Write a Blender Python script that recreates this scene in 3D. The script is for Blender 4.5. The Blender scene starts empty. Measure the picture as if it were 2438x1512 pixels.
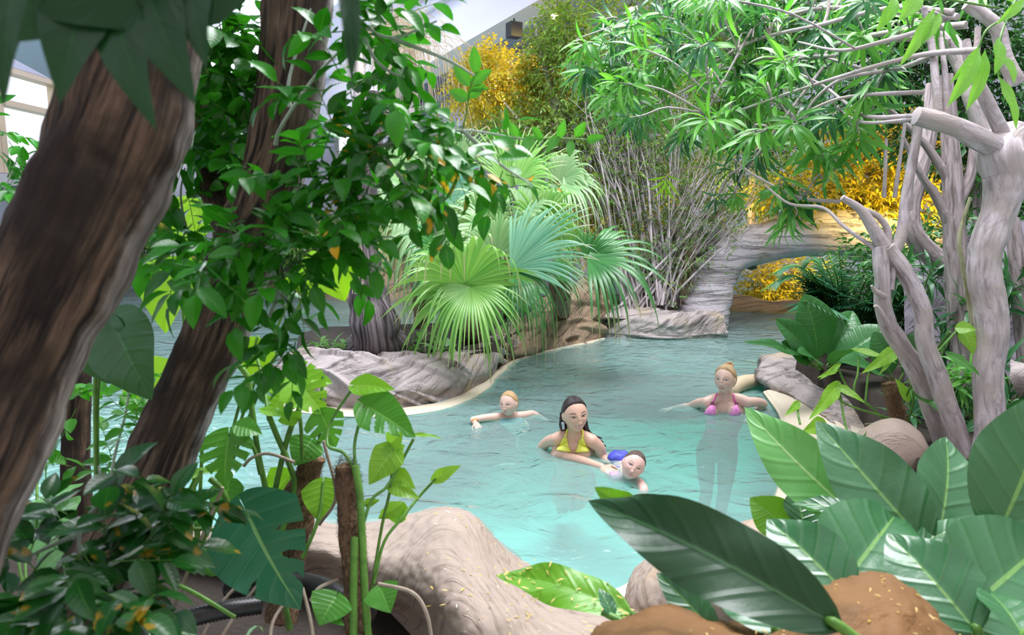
import bpy, math, random
import numpy as np
from mathutils import Vector, Matrix, noise
R = math.radians
C = bpy.context.scene.collection
scene = bpy.context.scene

# ------------------------------------------------------------------ camera, sky, light, exposure
F = 1625.0                      # focal length in pixels of the 2438 x 1512 frame
PITCH = R(8.3); CAMZ = 1.5
cam = bpy.data.cameras.new('camera'); camo = bpy.data.objects.new('camera', cam); C.objects.link(camo)
camo.location = (0, 0, CAMZ); camo.rotation_euler = (math.pi/2 - PITCH, 0, 0)
cam.sensor_width = 36; cam.lens = F*36/2438; cam.clip_start = 0.02
cam.dof.use_dof = True; cam.dof.focus_distance = 4.8; cam.dof.aperture_fstop = 4.5
scene.camera = camo

world = bpy.data.worlds.new('world'); scene.world = world; world.use_nodes = True
bg = world.node_tree.nodes['Background']; bg.inputs[0].default_value = (0.86, 0.90, 1.0, 1); bg.inputs[1].default_value = 1.4

def area(name, loc, target, sx, sy, power, col):
    l = bpy.data.lights.new(name, 'AREA'); l.shape = 'RECTANGLE'; l.size = sx; l.size_y = sy; l.energy = power; l.color = col
    o = bpy.data.objects.new(name, l); C.objects.link(o); o.location = loc
    o.rotation_euler = (Vector(target) - Vector(loc)).to_track_quat('-Z', 'Y').to_euler()
    return o
area('roof_light_pool', (1.2, 4.6, 6.5), (0.6, 4.4, 0), 4.0, 4.0, 980, (0.95, 0.95, 1.0))
area('roof_light_trees', (2.5, 9.5, 7.5), (2.0, 9.0, 0), 7, 4, 900, (1.0, 0.97, 0.95))
area('roof_light_back', (-6.5, 9.0, 4.6), (-2.0, 6.5, 0.5), 4, 3, 330, (0.92, 0.95, 1.0))
area('roof_fill_helper', (-4.8, 10.0, 2.6), (-0.6, 12.8, 5.6), 2, 2, 260, (0.88, 0.90, 1.0))  # unseen fill lamp added to brighten the roof beams from below
scene.view_settings.view_transform = 'Standard'; scene.view_settings.look = 'None'
scene.view_settings.exposure = 0.15; scene.view_settings.gamma = 1.0
scene.view_settings.use_curve_mapping = False
scene.cycles.max_bounces = 7; scene.cycles.transparent_max_bounces = 12
scene.cycles.caustics_reflective = False; scene.cycles.caustics_refractive = False
scene.cycles.sample_clamp_indirect = 4.0

# ------------------------------------------------------------------ picking places: a ray of the frame at a depth or at a height
cP, sP = math.cos(PITCH), math.sin(PITCH)
FW = np.array([0, cP, -sP]); UP = np.array([0, sP, cP]); RT = np.array([1., 0, 0]); C0 = np.array([0, 0, CAMZ])
def P(px, py, d):
    return C0 + d*(FW + RT*(px-1219)/F + UP*(756-py)/F)
def W(px, py, z=0.0):
    r = FW + RT*(px-1219)/F + UP*(756-py)/F
    return C0 + r*((z-CAMZ)/r[2])
def m_at(px, d): return px*d/F      # pixels -> metres at depth d

# ------------------------------------------------------------------ mesh building
ORIGIN = {}
class MB:
    def __init__(s): s.v=[]; s.f=[]; s.uv=[]; s.mi=[]; s.n=0
    def add(s, V, Fq, UV=None, mat=0):
        V = np.asarray(V, float).reshape(-1, 3); Fq = np.asarray(Fq, int)
        if len(V) == 0 or len(Fq) == 0: return
        s.v.append(V); s.f.append(Fq + s.n); s.uv.append(np.zeros((len(V), 2)) if UV is None else np.asarray(UV, float))
        s.mi.append(np.full(len(Fq), mat)); s.n += len(V)
    def build(s, name, mats, parent=None, smooth=True):
        if not isinstance(mats, (list, tuple)): mats = [mats]
        V = np.concatenate(s.v); UV = np.concatenate(s.uv)
        off = ORIGIN.get(parent.name, np.zeros(3)) if parent else np.zeros(3)
        V = V - off
        loops = np.concatenate([f.ravel() for f in s.f]); tot = np.concatenate([np.full(len(f), f.shape[1]) for f in s.f])
        mi = np.concatenate(s.mi)
        me = bpy.data.meshes.new(name)
        me.vertices.add(len(V)); me.vertices.foreach_set('co', V.ravel())
        me.loops.add(len(loops)); me.loops.foreach_set('vertex_index', loops)
        me.polygons.add(len(tot)); me.polygons.foreach_set('loop_start', np.concatenate([[0], np.cumsum(tot)[:-1]]))
        me.polygons.foreach_set('material_index', mi); me.polygons.foreach_set('use_smooth', np.full(len(tot), smooth))
        ul = me.uv_layers.new(name='UVMap'); ul.data.foreach_set('uv', UV[loops].ravel())
        for m in mats: me.materials.append(m)
        me.update(calc_edges=True); me.validate()
        o = bpy.data.objects.new(name, me); C.objects.link(o)
        if parent: o.parent = parent
        ORIGIN[o.name] = off
        return o

def thing(name, label, cat, loc=(0, 0, 0), group=None):
    o = bpy.data.objects.new(name, None); C.objects.link(o); o.location = loc; o.empty_display_size = 0.1
    o['label'] = label; o['category'] = cat
    if group: o['group'] = group
    ORIGIN[o.name] = np.array(loc, float); return o
def tag(o, label, cat, group=None, kind=None):
    o['label'] = label; o['category'] = cat
    if group: o['group'] = group
    if kind: o['kind'] = kind
    return o
def struct(o, label=None):
    o['kind'] = 'structure'
    if label: o['label'] = label
    return o

def unit(v):
    v = np.asarray(v, float); return v/(np.linalg.norm(v, axis=-1, keepdims=True)+1e-12)
def crom(pts, n):
    """Catmull-Rom resample of control points (any dimension) to n samples, by chord length"""
    p = np.asarray(pts, float); k = len(p)
    if k == 2: t = np.linspace(0, 1, n)[:, None]; return p[0]*(1-t)+p[1]*t
    q = np.vstack([2*p[0]-p[1], p, 2*p[-1]-p[-2]])
    t = np.linspace(0, k-1-1e-9, n); i = t.astype(int); u = (t-i)[:, None]
    a, b, c, d = q[i], q[i+1], q[i+2], q[i+3]
    return 0.5*((2*b)+(-a+c)*u+(2*a-5*b+4*c-d)*u*u+(-a+3*b-3*c+d)*u**3)

def vnoise(V, scale, seed=0.0, oct=3):
    return np.array([noise.fractal(Vector((x*scale+seed, y*scale-seed, z*scale+2*seed)), 1.0, 2.0, oct) for x, y, z in V])

def grid_faces(nu, nv, closed=False):
    i = np.arange(nu-1)[:, None]; j = np.arange(nv if closed else nv-1)[None, :]
    j2 = (j+1) % nv if closed else j+1
    return np.stack([i*nv+j+0*i, i*nv+j2+0*i, (i+1)*nv+j2, (i+1)*nv+j], -1).reshape(-1, 4)

def tube(mb, pts, rad, nseg=10, per=None, amp=0, nsc=3.0, seed=0., flat=None, mat=0, cap=True, ref0=None):
    """a tapered tube along control points; rad: number or list matching pts"""
    pts = np.asarray(pts, float); k = len(pts)
    rad = np.full(k, rad) if np.isscalar(rad) else np.asarray(rad, float)
    n = per or max(3, (k-1)*5+1)
    c = crom(np.hstack([pts, rad[:, None]]), n); p = c[:, :3]; r = np.maximum(c[:, 3], 1e-4)
    t = unit(np.gradient(p, axis=0)); ref = np.array([0., 0, 1]) if abs(t[0][2]) < .9 else np.array([1., 0, 0])
    N = np.zeros_like(p); N[0] = unit(np.cross(t[0], ref)) if ref0 is None else unit(np.asarray(ref0, float)-t[0]*np.dot(t[0], ref0))
    for i in range(1, n):
        q = N[i-1]-t[i]*np.dot(N[i-1], t[i]); N[i] = unit(q)
    B = np.cross(t, N)
    a = np.linspace(0, 2*math.pi, nseg, endpoint=False)
    rr = r[:, None]*np.ones(nseg)[None]
    base = p[:, None]+rr[..., None]*(np.cos(a)[None, :, None]*N[:, None]+np.sin(a)[None, :, None]*B[:, None])
    if amp:
        d = vnoise(base.reshape(-1, 3), nsc, seed).reshape(n, nseg)
        base = base + (rr*amp*d)[..., None]*(np.cos(a)[None, :, None]*N[:, None]+np.sin(a)[None, :, None]*B[:, None])
    L = np.concatenate([[0], np.cumsum(np.linalg.norm(np.diff(p, axis=0), axis=1))])
    UV = np.stack([np.abs(a/math.pi-1)[None]*np.ones((n, 1))*r.mean()*math.pi, L[:, None]*np.ones((1, nseg))], -1)
    mb.add(base.reshape(-1, 3), grid_faces(n, nseg, True)[:, ::-1], UV.reshape(-1, 2), mat)
    if cap:
        for e in (0, n-1):
            ring = base[e]; cen = p[e] + (t[e]*r[e]*.3 if e else -t[e]*r[e]*.3)
            V = np.vstack([ring, cen]); j = np.arange(nseg)
            f = np.stack([j, (j+1) % nseg, np.full(nseg, nseg)], -1)
            mb.add(V, f if e else f[:, ::-1], None, mat)
    return p

def loft(mb, rows, nu=60, nv=24, amp=0.0, nsc=2.0, seed=0., fine=0.0, mat=0, flip=False, uvs=1.0, groove=None):
    """smooth surface through rows of control points (each row the same count)"""
    rows = [crom(r, nu) for r in rows]
    A = np.stack(rows)                                   # k, nu, 3
    G = crom(A.reshape(len(rows), -1), nv).reshape(nv, nu, 3)
    du = np.gradient(G, axis=1); dv = np.gradient(G, axis=0); N = unit(np.cross(du, dv))
    if flip: N = -N
    if amp: G = G + N*(amp*vnoise(G.reshape(-1, 3), nsc, seed, 4).reshape(nv, nu)[..., None])
    if fine: G = G + N*(fine*vnoise(G.reshape(-1, 3), nsc*6, seed+5, 3).reshape(nv, nu)[..., None])
    if groove:                                            # (depth, along, across, shear): long carved grooves
        gu = np.cumsum(np.linalg.norm(du, axis=-1), axis=1); gv = np.cumsum(np.linalg.norm(dv, axis=-1), axis=0)
        q = np.stack([gu*groove[1]+gv*.3, (gv+groove[3]*gu)*groove[2], gu*0+seed], -1).reshape(-1, 3)
        k = np.clip((vnoise(q, 1.0, seed, 2)-.05)/.3, 0, 1).reshape(nv, nu); k = k*k*(3-2*k); G = G-N*(groove[0]*k)[..., None]
    Lu = np.cumsum(np.linalg.norm(du, axis=-1), axis=1); Lv = np.cumsum(np.linalg.norm(dv, axis=-1), axis=0)
    UV = np.stack([Lu, Lv], -1).reshape(-1, 2)*uvs
    f = grid_faces(nv, nu); mb.add(G.reshape(-1, 3), f if not flip else f[:, ::-1], UV, mat)
    return G

def box(mb, c, s, rot=0, mat=0):
    c = np.asarray(c, float); s = np.asarray(s, float)/2
    V = np.array([[x, y, z] for x in (-1, 1) for y in (-1, 1) for z in (-1, 1)])*s
    ca, sa = math.cos(rot), math.sin(rot); V = V@np.array([[ca, sa, 0], [-sa, ca, 0], [0, 0, 1]])+c
    mb.add(V, [[0, 1, 3, 2], [4, 6, 7, 5], [0, 4, 5, 1], [2, 3, 7, 6], [0, 2, 6, 4], [1, 5, 7, 3]], V[:, :2], mat)
def sphere(mb, c, r, nu=14, nv=20, mat=0, M=None):
    th = np.linspace(0.001, math.pi-.001, nu); ph = np.linspace(0, 2*math.pi, nv, endpoint=False)
    V = np.stack([np.sin(th)[:, None]*np.cos(ph)[None], np.sin(th)[:, None]*np.sin(ph)[None], np.cos(th)[:, None]*np.ones(nv)[None]], -1).reshape(-1, 3)
    V = V*np.asarray(r, float)
    if M is not None: V = V@np.asarray(M).T
    mb.add(V+np.asarray(c), grid_faces(nu, nv, True), V[:, :2], mat)

# ------------------------------------------------------------------ leaves
def ovate(t): return np.sin(math.pi*t**0.75)**0.85
def lance(t): return np.sin(math.pi*t**0.9)**1.1
def heart(t): return np.where(t < .18, np.sqrt(np.clip(t/.18, 0, 1)), np.clip(1-((t-.18)/.82)**1.7, 0, 1))
def obov(t): return np.sin(math.pi*np.clip(t, 0, 1)**1.35)**0.8
def paddle(t): return np.sin(math.pi*t**1.05)**0.7
def leaf_tmpl(prof, ratio=.4, nl=5, nw=2, bend=.4, fold=.25, wave=0., tip=0.):
    """unit leaf: base at 0, runs along +y, up is +z; nw = half columns"""
    t = np.linspace(0, 1, nl+1); w = ratio*.5*prof(t); w[-1] = 0; w[0] = max(w[0], .006)
    ang = bend*t; dy = np.cos(ang); dz = -np.sin(ang)
    y = np.concatenate([[0], np.cumsum((dy[1:]+dy[:-1])/2)/nl]); z = np.concatenate([[0], np.cumsum((dz[1:]+dz[:-1])/2)/nl])
    u = np.linspace(-1, 1, 2*nw+1)
    X = w[:, None]*u[None]*math.cos(fold)
    Z = z[:, None]+np.abs(u)[None]*w[:, None]*math.sin(fold)
    if wave: Z = Z+wave*ratio*np.sin(t*17)[:, None]*(u**2)[None]*np.sign(u)[None]*np.sin(t*math.pi)[:, None]
    V = np.stack([X, y[:, None]+0*X, Z], -1).reshape(-1, 3)
    UV = np.stack([(u*.5+.5)[None]+0*X, t[:, None]+0*X], -1).reshape(-1, 2)
    return V, UV, grid_faces(nl+1, 2*nw+1)[:, ::-1]
def scatter(mb, tm, pos, dirs, ups, size, mat=0):
    V, UV, f = tm; pos = np.asarray(pos, float).reshape(-1, 3); n = len(pos)
    if n == 0: return
    y = unit(np.asarray(dirs, float).reshape(-1, 3)); x = unit(np.cross(y, np.asarray(ups, float).reshape(-1, 3))); z = np.cross(x, y)
    M = np.stack([x, y, z], -1)*np.broadcast_to(np.asarray(size, float), (n,))[:, None, None]
    W_ = np.einsum('nij,mj->nmi', M, V)+pos[:, None]
    ff = (f[None]+(np.arange(n)*len(V))[:, None, None]).reshape(-1, f.shape[1])
    mb.add(W_.reshape(-1, 3), ff, np.tile(UV, (n, 1)), mat)

def bigleaf(mb, base, tip, width, nrm, prof=ovate, bend=.0, sag=0.0, fold=.15, wave=0.02, quilt=0.0, nl=26, nw=7, nveins=9, mat=0, lobes=None, side=0.0, tint=0):
    """one large leaf from base to tip; nrm the side that is its face; sag = mid rise in leaf lengths (+ towards nrm); lobes: list of (side, t0, t1, depth) cuts"""
    base, tip = np.asarray(base, float), np.asarray(tip, float)
    y = tip-base; L = np.linalg.norm(y); y = y/L; x = unit(np.cross(y, nrm)); z = np.cross(x, y)
    t = np.linspace(0, 1, nl+1); u = np.linspace(-1, 1, 2*nw+1)
    w = width*.5*prof(t); w[-1] = 0; w[0] = max(w[0], .002)
    back = np.zeros((nl+1, 1))
    if prof is heart: back = (-(.16*L)*np.clip(1-t/.16, 0, 1)**1.0)[:, None]
    T, U = np.meshgrid(t, u, indexing='ij')
    X = w[:, None]*U*math.cos(fold)+side*L*(np.sin(math.pi*T))
    Y = T*L+back*np.abs(U)**1.2
    Z = np.abs(U)*w[:, None]*math.sin(fold)+sag*L*np.sin(math.pi*T)-bend*L*T*T*0+wave*L*np.sin(T*11+U*.8)*U**2*np.sin(math.pi*T)
    if bend: Z = Z-bend*L*(T**2-T)
    if quilt: Z = Z+quilt*L*np.abs(np.sin((T*nveins-np.abs(U)*1.2)*math.pi))*(1-np.abs(U)**4)*np.minimum(1, 6*(1-T))*np.abs(U)**.5
    V = base+X[..., None]*x+Y[..., None]*y+Z[..., None]*z
    f = grid_faces(nl+1, 2*nw+1)[:, ::-1]
    if lobes:
        keep = np.ones((nl, 2*nw), bool)
        uc = (u[1:]+u[:-1])/2; tc = (t[1:]+t[:-1])/2
        for s, a, b, dep in lobes:
            for i in range(nl):
                for j in range(2*nw):
                    au = uc[j]*s
                    if au > dep:
                        c = (a+b)/2+.20*(au-dep); h = (b-a)*.36*min(1, (au-dep)/.2)
                        if abs(tc[i]-c) < h: keep[i, j] = False
        f = f[keep.ravel()]
    UV = np.stack([U*.5+.5, T], -1).reshape(-1, 2)
    mb.add(V.reshape(-1, 3), f, UV, mat)

# ------------------------------------------------------------------ materials
MATS = {}
def newmat(name):
    m = bpy.data.materials.new(name); m.use_nodes = True; nt = m.node_tree; nt.nodes.clear()
    o = nt.nodes.new('ShaderNodeOutputMaterial'); return m, nt, o
class NT:
    def __init__(s, nt): s.nt = nt
    def n(s, t, **k):
        x = s.nt.nodes.new('ShaderNode'+t)
        for a, b in k.items(): setattr(x, a, b)
        return x
    def l(s, a, b): s.nt.links.new(a, b)
    def val(s, inp, v):
        if hasattr(v, 'node'): s.l(v, inp)
        else: inp.default_value = v
    def math(s, op, a, b=0.0, clamp=False):
        x = s.n('Math', operation=op, use_clamp=clamp); s.val(x.inputs[0], a); s.val(x.inputs[1], b); return x.outputs[0]
    def mix(s, f, a, b, t='MIX'):
        x = s.n('Mix', data_type='RGBA', blend_type=t, clamp_factor=True)
        s.val(x.inputs[0], f); s.val(x.inputs[6], a if hasattr(a, 'node') else (*a[:3], 1)); s.val(x.inputs[7], b if hasattr(b, 'node') else (*b[:3], 1)); return x.outputs[2]
    def noise(s, vec, scale, detail=4, rough=.55, dist=0.):
        x = s.n('TexNoise'); s.l(vec, x.inputs['Vector']) if vec is not None else None
        x.inputs['Scale'].default_value = scale; x.inputs['Detail'].default_value = detail; x.inputs['Roughness'].default_value = rough; x.inputs['Distortion'].default_value = dist
        return x.outputs['Fac']
    def ramp(s, f, stops):
        x = s.n('ValToRGB'); s.l(f, x.inputs[0]); e = x.color_ramp.elements
        while len(e) < len(stops): e.new(.5)
        for k, (p, c) in enumerate(stops): e[k].position = p; e[k].color = (*c, 1) if not np.isscalar(c) else (c, c, c, 1)
        return x.outputs[0]
    def map(s, vec, sc=(1, 1, 1), rot=(0, 0, 0)):
        x = s.n('Mapping'); s.l(vec, x.inputs[0]); x.inputs['Scale'].default_value = sc; x.inputs['Rotation'].default_value = rot; return x.outputs[0]
    def bump(s, h, strength=.5, dist=.02, prev=None):
        x = s.n('Bump'); s.l(h, x.inputs['Height']); x.inputs['Strength'].default_value = strength; x.inputs['Distance'].default_value = dist
        if prev: s.l(prev, x.inputs['Normal'])
        return x.outputs[0]

def leafmat(name, c1, c2, rough=.35, trans=.35, vein=None, nv=9, veinw=.12, tipc=None, blotch=None, blotch_amt=.0, tmul=(1.3, 1.35, .6), bumps=0.35, spec=.5):
    if name in MATS: return MATS[name]
    m, nt, out = newmat(name); s = NT(nt)
    rnd = s.n('NewGeometry').outputs['Random Per Island']
    uv = s.n('TexCoord').outputs['UV']; obj = s.n('TexCoord').outputs['Object']
    sx = s.n('SeparateXYZ'); s.l(uv, sx.inputs[0])
    col = s.mix(rnd, c1, c2)
    u = s.math('ABSOLUTE', s.math('SUBTRACT', sx.outputs[0], .5))
    h = None
    if vein:
        mid = s.math('LESS_THAN', u, .018)
        ph = s.math('SUBTRACT', s.math('MULTIPLY', sx.outputs[1], nv), s.math('MULTIPLY', u, 2.4))
        lat = s.math('ABSOLUTE', s.math('SUBTRACT', s.math('FRACT', ph), .5))
        h = lat
        latl = s.math('LESS_THAN', lat, veinw*.11)
        vf = s.math('MAXIMUM', s.math('MULTIPLY', mid, .85), s.math('MULTIPLY', latl, .34))
        col = s.mix(vf, col, vein)
    if tipc:
        tf = s.n('MapRange'); s.l(sx.outputs[1], tf.inputs[0]); tf.inputs[1].default_value = .78; tf.inputs[2].default_value = .95
        rf = s.math('MULTIPLY', tf.outputs[0], s.math('LESS_THAN', rnd, .7)); col = s.mix(rf, col, tipc)
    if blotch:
        nb = s.noise(obj, 16, 2); bf = s.math('MULTIPLY', s.ramp(nb, [(.63, 0), (.67, 1)]), blotch_amt); col = s.mix(bf, col, blotch)  # patches: leaf spots plus warm lamp highlights put into the colour
    nz = s.noise(obj, 9, 3); col = s.mix(s.math('MULTIPLY', nz, .35), col, s.mix(.5, col, (0.0, 0.02, 0.0)), 'MIX')
    p = s.n('BsdfPrincipled'); s.l(col, p.inputs['Base Color']); p.inputs['Roughness'].default_value = rough; p.inputs['Specular IOR Level'].default_value = spec
    if h is not None and bumps:
        hh = s.math('ADD', s.math('MINIMUM', s.math('MULTIPLY', h, 5), 1), s.math('MULTIPLY', s.noise(obj, 30, 4), .9)); s.l(s.bump(hh, bumps*.6, .006), p.inputs['Normal'])
    tr = s.n('BsdfTranslucent'); tc = s.mix(1.0, col, (*tmul, 1), 'MULTIPLY'); s.l(tc, tr.inputs['Color'])
    mx = s.n('MixShader'); mx.inputs[0].default_value = trans; s.l(p.outputs[0], mx.inputs[1]); s.l(tr.outputs[0], mx.inputs[2])
    s.l(mx.outputs[0], out.inputs[0]); MATS[name] = m; return m

def barkmat(name, c1, c2, c3=None, us=40, vs=5, strength=.8, rough=.85, dist=.02, moss=None, bare=None, lo=.36, hi=.60):
    if name in MATS: return MATS[name]
    m, nt, out = newmat(name); s = NT(nt)
    tc = s.n('TexCoord'); uv = s.map(tc.outputs['UV'], (us, vs, 1)); obj = tc.outputs['Object']
    a = s.noise(uv, 1.0, 6, .62, .6); b = s.noise(obj, 6, 4); 
    col = s.ramp(a, [(lo, c1), (hi, c2)])
    if c3: col = s.mix(s.ramp(b, [(.42, 0), (.62, 1)]), col, c3)
    if bare:  # pale strip along one side: light from the right put into the bark colour
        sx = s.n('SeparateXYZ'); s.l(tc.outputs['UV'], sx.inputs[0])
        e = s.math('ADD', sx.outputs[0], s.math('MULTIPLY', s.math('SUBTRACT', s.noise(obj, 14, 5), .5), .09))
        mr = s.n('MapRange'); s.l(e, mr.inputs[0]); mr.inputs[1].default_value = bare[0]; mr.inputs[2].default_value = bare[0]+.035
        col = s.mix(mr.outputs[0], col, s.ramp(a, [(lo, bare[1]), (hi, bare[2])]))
    if moss: col = s.mix(s.math('MULTIPLY', s.ramp(s.noise(obj, 4, 5), [(.5, 0), (.62, 1)]), .7), col, moss)
    p = s.n('BsdfPrincipled'); s.l(col, p.inputs['Base Color']); p.inputs['Roughness'].default_value = rough; p.inputs['Specular IOR Level'].default_value = .3
    s.l(s.bump(a, strength, dist, s.bump(b, .3, .02)), p.inputs['Normal'])
    s.l(p.outputs[0], out.inputs[0]); MATS[name] = m; return m

def rockmat(name, c1, c2, crack, sc=(3, 14), rot=0.4, amt=.5, strength=.7, stain=None, rough=.75, fine=40, dist=.03, objc=False):
    if name in MATS: return MATS[name]
    m, nt, out = newmat(name); s = NT(nt)
    tc = s.n('TexCoord'); obj = tc.outputs['Object']
    uv = s.map(s.map(tc.outputs['UV'], (1, 1, 1), (0, 0, rot)), (sc[0], sc[1], 1))
    if objc: uv = s.map(obj, sc)
    a = s.noise(uv, 1.0, 5, .6, .5); g = s.noise(obj, 2.2, 4); fn = s.noise(obj, fine, 3)
    gash = s.ramp(a, [(.33, 1), (.43, 0)])
    col = s.mix(g, c1, c2); col = s.mix(s.math('MULTIPLY', gash, amt), col, crack)
    if stain:
        st = s.ramp(s.noise(obj, 1.6, 3), [(.55, 0), (.66, 1)]); col = s.mix(s.math('MULTIPLY', st, .75), col, stain)
    col = s.mix(s.math('MULTIPLY', fn, .25), col, s.mix(.6, col, (0, 0, 0)))
    p = s.n('BsdfPrincipled'); s.l(col, p.inputs['Base Color']); p.inputs['Roughness'].default_value = rough; p.inputs['Specular IOR Level'].default_value = .35
    h = s.math('ADD', s.ramp(a, [(.3, 0), (.5, 1)]), s.math('MULTIPLY', fn, .18))
    s.l(s.bump(h, strength, dist), p.inputs['Normal']); s.l(p.outputs[0], out.inputs[0]); MATS[name] = m; return m

def plain(name, col, rough=.6, metal=0., emit=None, es=0., nz=0., nscale=20, bump=0., col2=None, spec=.5):
    if name in MATS: return MATS[name]
    m, nt, out = newmat(name); s = NT(nt); p = s.n('BsdfPrincipled')
    p.inputs['Base Color'].default_value = (*col, 1); p.inputs['Roughness'].default_value = rough; p.inputs['Metallic'].default_value = metal; p.inputs['Specular IOR Level'].default_value = spec
    if nz or bump or col2:
        n = s.noise(s.n('TexCoord').outputs['Object'], nscale, 5)
        s.l(s.mix(s.math('MULTIPLY', n, 1.0) if col2 else s.math('MULTIPLY', n, nz), col, col2 or tuple(c*.4 for c in col)), p.inputs['Base Color'])
        if bump: s.l(s.bump(n, bump, .02), p.inputs['Normal'])
    if emit: p.inputs['Emission Color'].default_value = (*emit, 1); p.inputs['Emission Strength'].default_value = es
    s.l(p.outputs[0], out.inputs[0]); MATS[name] = m; return m
rng = np.random.default_rng(7)
def rdir(n, up=0.): v = rng.normal(size=(n, 3)); v[:, 2] += up; return unit(v)
# ================================================================== the setting
M_water_floor = plain('pool_floor_paint', (0.84, 0.95, 0.94), .6, nz=.15, nscale=3)
M_wall = plain('lilac_concrete', (0.60, 0.60, 0.72), .8, nz=.1, nscale=3)
M_wallwarm = plain('tan_render', (0.55, 0.45, 0.42), .8, nz=.15, nscale=3)
M_soil = plain('dark_soil', (0.035, 0.025, 0.018), .95, nz=.6, nscale=30, bump=.8)

def water_mat():
    m, nt, out = newmat('pool_water'); s = NT(nt)
    obj = s.n('TexCoord').outputs['Object']
    n1 = s.noise(s.map(obj, (1.0, 1.3, 1)), 2.6, 3, .5, 1.4); n2 = s.noise(obj, 9, 3, .5, .8)
    h = s.math('ADD', n1, s.math('MULTIPLY', n2, .16))
    nrm = s.bump(h, .6, .08)
    tr = s.n('BsdfTransparent'); tr.inputs[0].default_value = (0.93, 0.99, 0.98, 1)
    df = s.n('BsdfDiffuse'); df.inputs[0].default_value = (0.55, 0.86, 0.82, 1); s.l(nrm, df.inputs['Normal'])
    ms = s.n('MixShader'); ms.inputs[0].default_value = .27; s.l(tr.outputs[0], ms.inputs[1]); s.l(df.outputs[0], ms.inputs[2])
    gl = s.n('BsdfGlossy'); gl.inputs['Roughness'].default_value = .05; s.l(nrm, gl.inputs['Normal'])
    fr = s.n('Fresnel'); fr.inputs['IOR'].default_value = 1.33; s.l(nrm, fr.inputs['Normal'])
    mx = s.n('MixShader'); s.l(fr.outputs[0], mx.inputs[0]); s.l(ms.outputs[0], mx.inputs[1]); s.l(gl.outputs[0], mx.inputs[2])
    s.l(mx.outputs[0], out.inputs[0])
    va = s.n('VolumeAbsorption'); va.inputs['Color'].default_value = (0.46, 0.88, 0.83, 1); va.inputs['Density'].default_value = 1.45
    s.l(va.outputs[0], out.inputs['Volume'])
    return m
M_WATER = water_mat()
def build_water():
    x0, x1, y0, y1 = -17, 17, .9, 21; nx, ny = 340, 200
    xs = np.linspace(x0, x1, nx); ys = y0+(y1-y0)*np.linspace(0, 1, ny)**1.6
    X, Y = np.meshgrid(xs, ys, indexing='ij')
    Z = .006*np.sin(X*5.1+1.3*np.sin(Y*3.1))+.006*np.sin(Y*6.3+2*np.sin(X*2.3+.5))
    for (c, a, k) in ((W(1372, 1075), .012, 26), (W(1725, 985), .008, 30), (W(1210, 1000), .010, 30), (W(1500, 1140), .012, 34)):
        r = np.hypot(X-c[0], Y-c[1]); Z = Z+a*np.sin(r*k)*np.exp(-r*2.1)
    top = np.stack([X, Y, Z], -1).reshape(-1, 3); bot = top.copy(); bot[:, 2] = -2.2
    mb = MB(); f = grid_faces(nx, ny); n = len(top)
    mb.add(np.vstack([top, bot]), np.vstack([f[:, ::-1], f+n]))
    e = []
    for i in range(nx-1): a, b = i*ny, (i+1)*ny; e.append([a, b, b+n, a+n]); a, b = i*ny+ny-1, (i+1)*ny+ny-1; e.append([b, a, a+n, b+n])
    for j in range(ny-1): a, b = j, j+1; e.append([b, a, a+n, b+n]); a, b = (nx-1)*ny+j, (nx-1)*ny+j+1; e.append([a, b, b+n, a+n])
    mb.f[0] = np.vstack([mb.f[0], np.array(e)]); mb.mi[0] = np.zeros(len(mb.f[0]), int)
    o = mb.build('water', M_WATER); struct(o, 'turquoise rippled pool water around the rocks and bathers')
build_water()
def build_floor():
    nx, ny = 90, 70; xs = np.linspace(-16.9, 16.9, nx); ys = np.linspace(.95, 20.9, ny); X, Y = np.meshgrid(xs, ys, indexing='ij')
    dep = .62+.55*1/(1+np.exp(-(Y-5.2)*1.6))
    Z = -dep; mb = MB(); mb.add(np.stack([X, Y, Z], -1).reshape(-1, 3), grid_faces(nx, ny)[:, ::-1])
    struct(mb.build('floor', M_water_floor), 'pale turquoise pool floor under the water')
build_floor()

# hall: long axis turned 25 degrees to the left
def wall(name, a, b, z0, z1, m, th=.3):
    a = np.array(a, float); b = np.array(b, float); c = (a+b)/2; L = np.linalg.norm(b-a); mb = MB()
    box(mb, (c[0], c[1], (z0+z1)/2), (L, th, z1-z0), math.atan2(b[1]-a[1], b[0]-a[0])); return struct(mb.build(name, m, smooth=False))
wall('wall_back', (-10.4, -2.6), (12, -2.6), -1.2, 5.2, M_wallwarm)
wall('wall_right_near', (12, -2.6), (10.5, 1.0), -1.2, 7, M_wallwarm)
wall('wall_far', (-10.5, 20.4), (17.5, 17.5), -1.2, 9, M_wall)
wall('wall_right', (10.5, 1.0), (17.0, 17.7), -1.2, 9, M_wallwarm)
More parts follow.
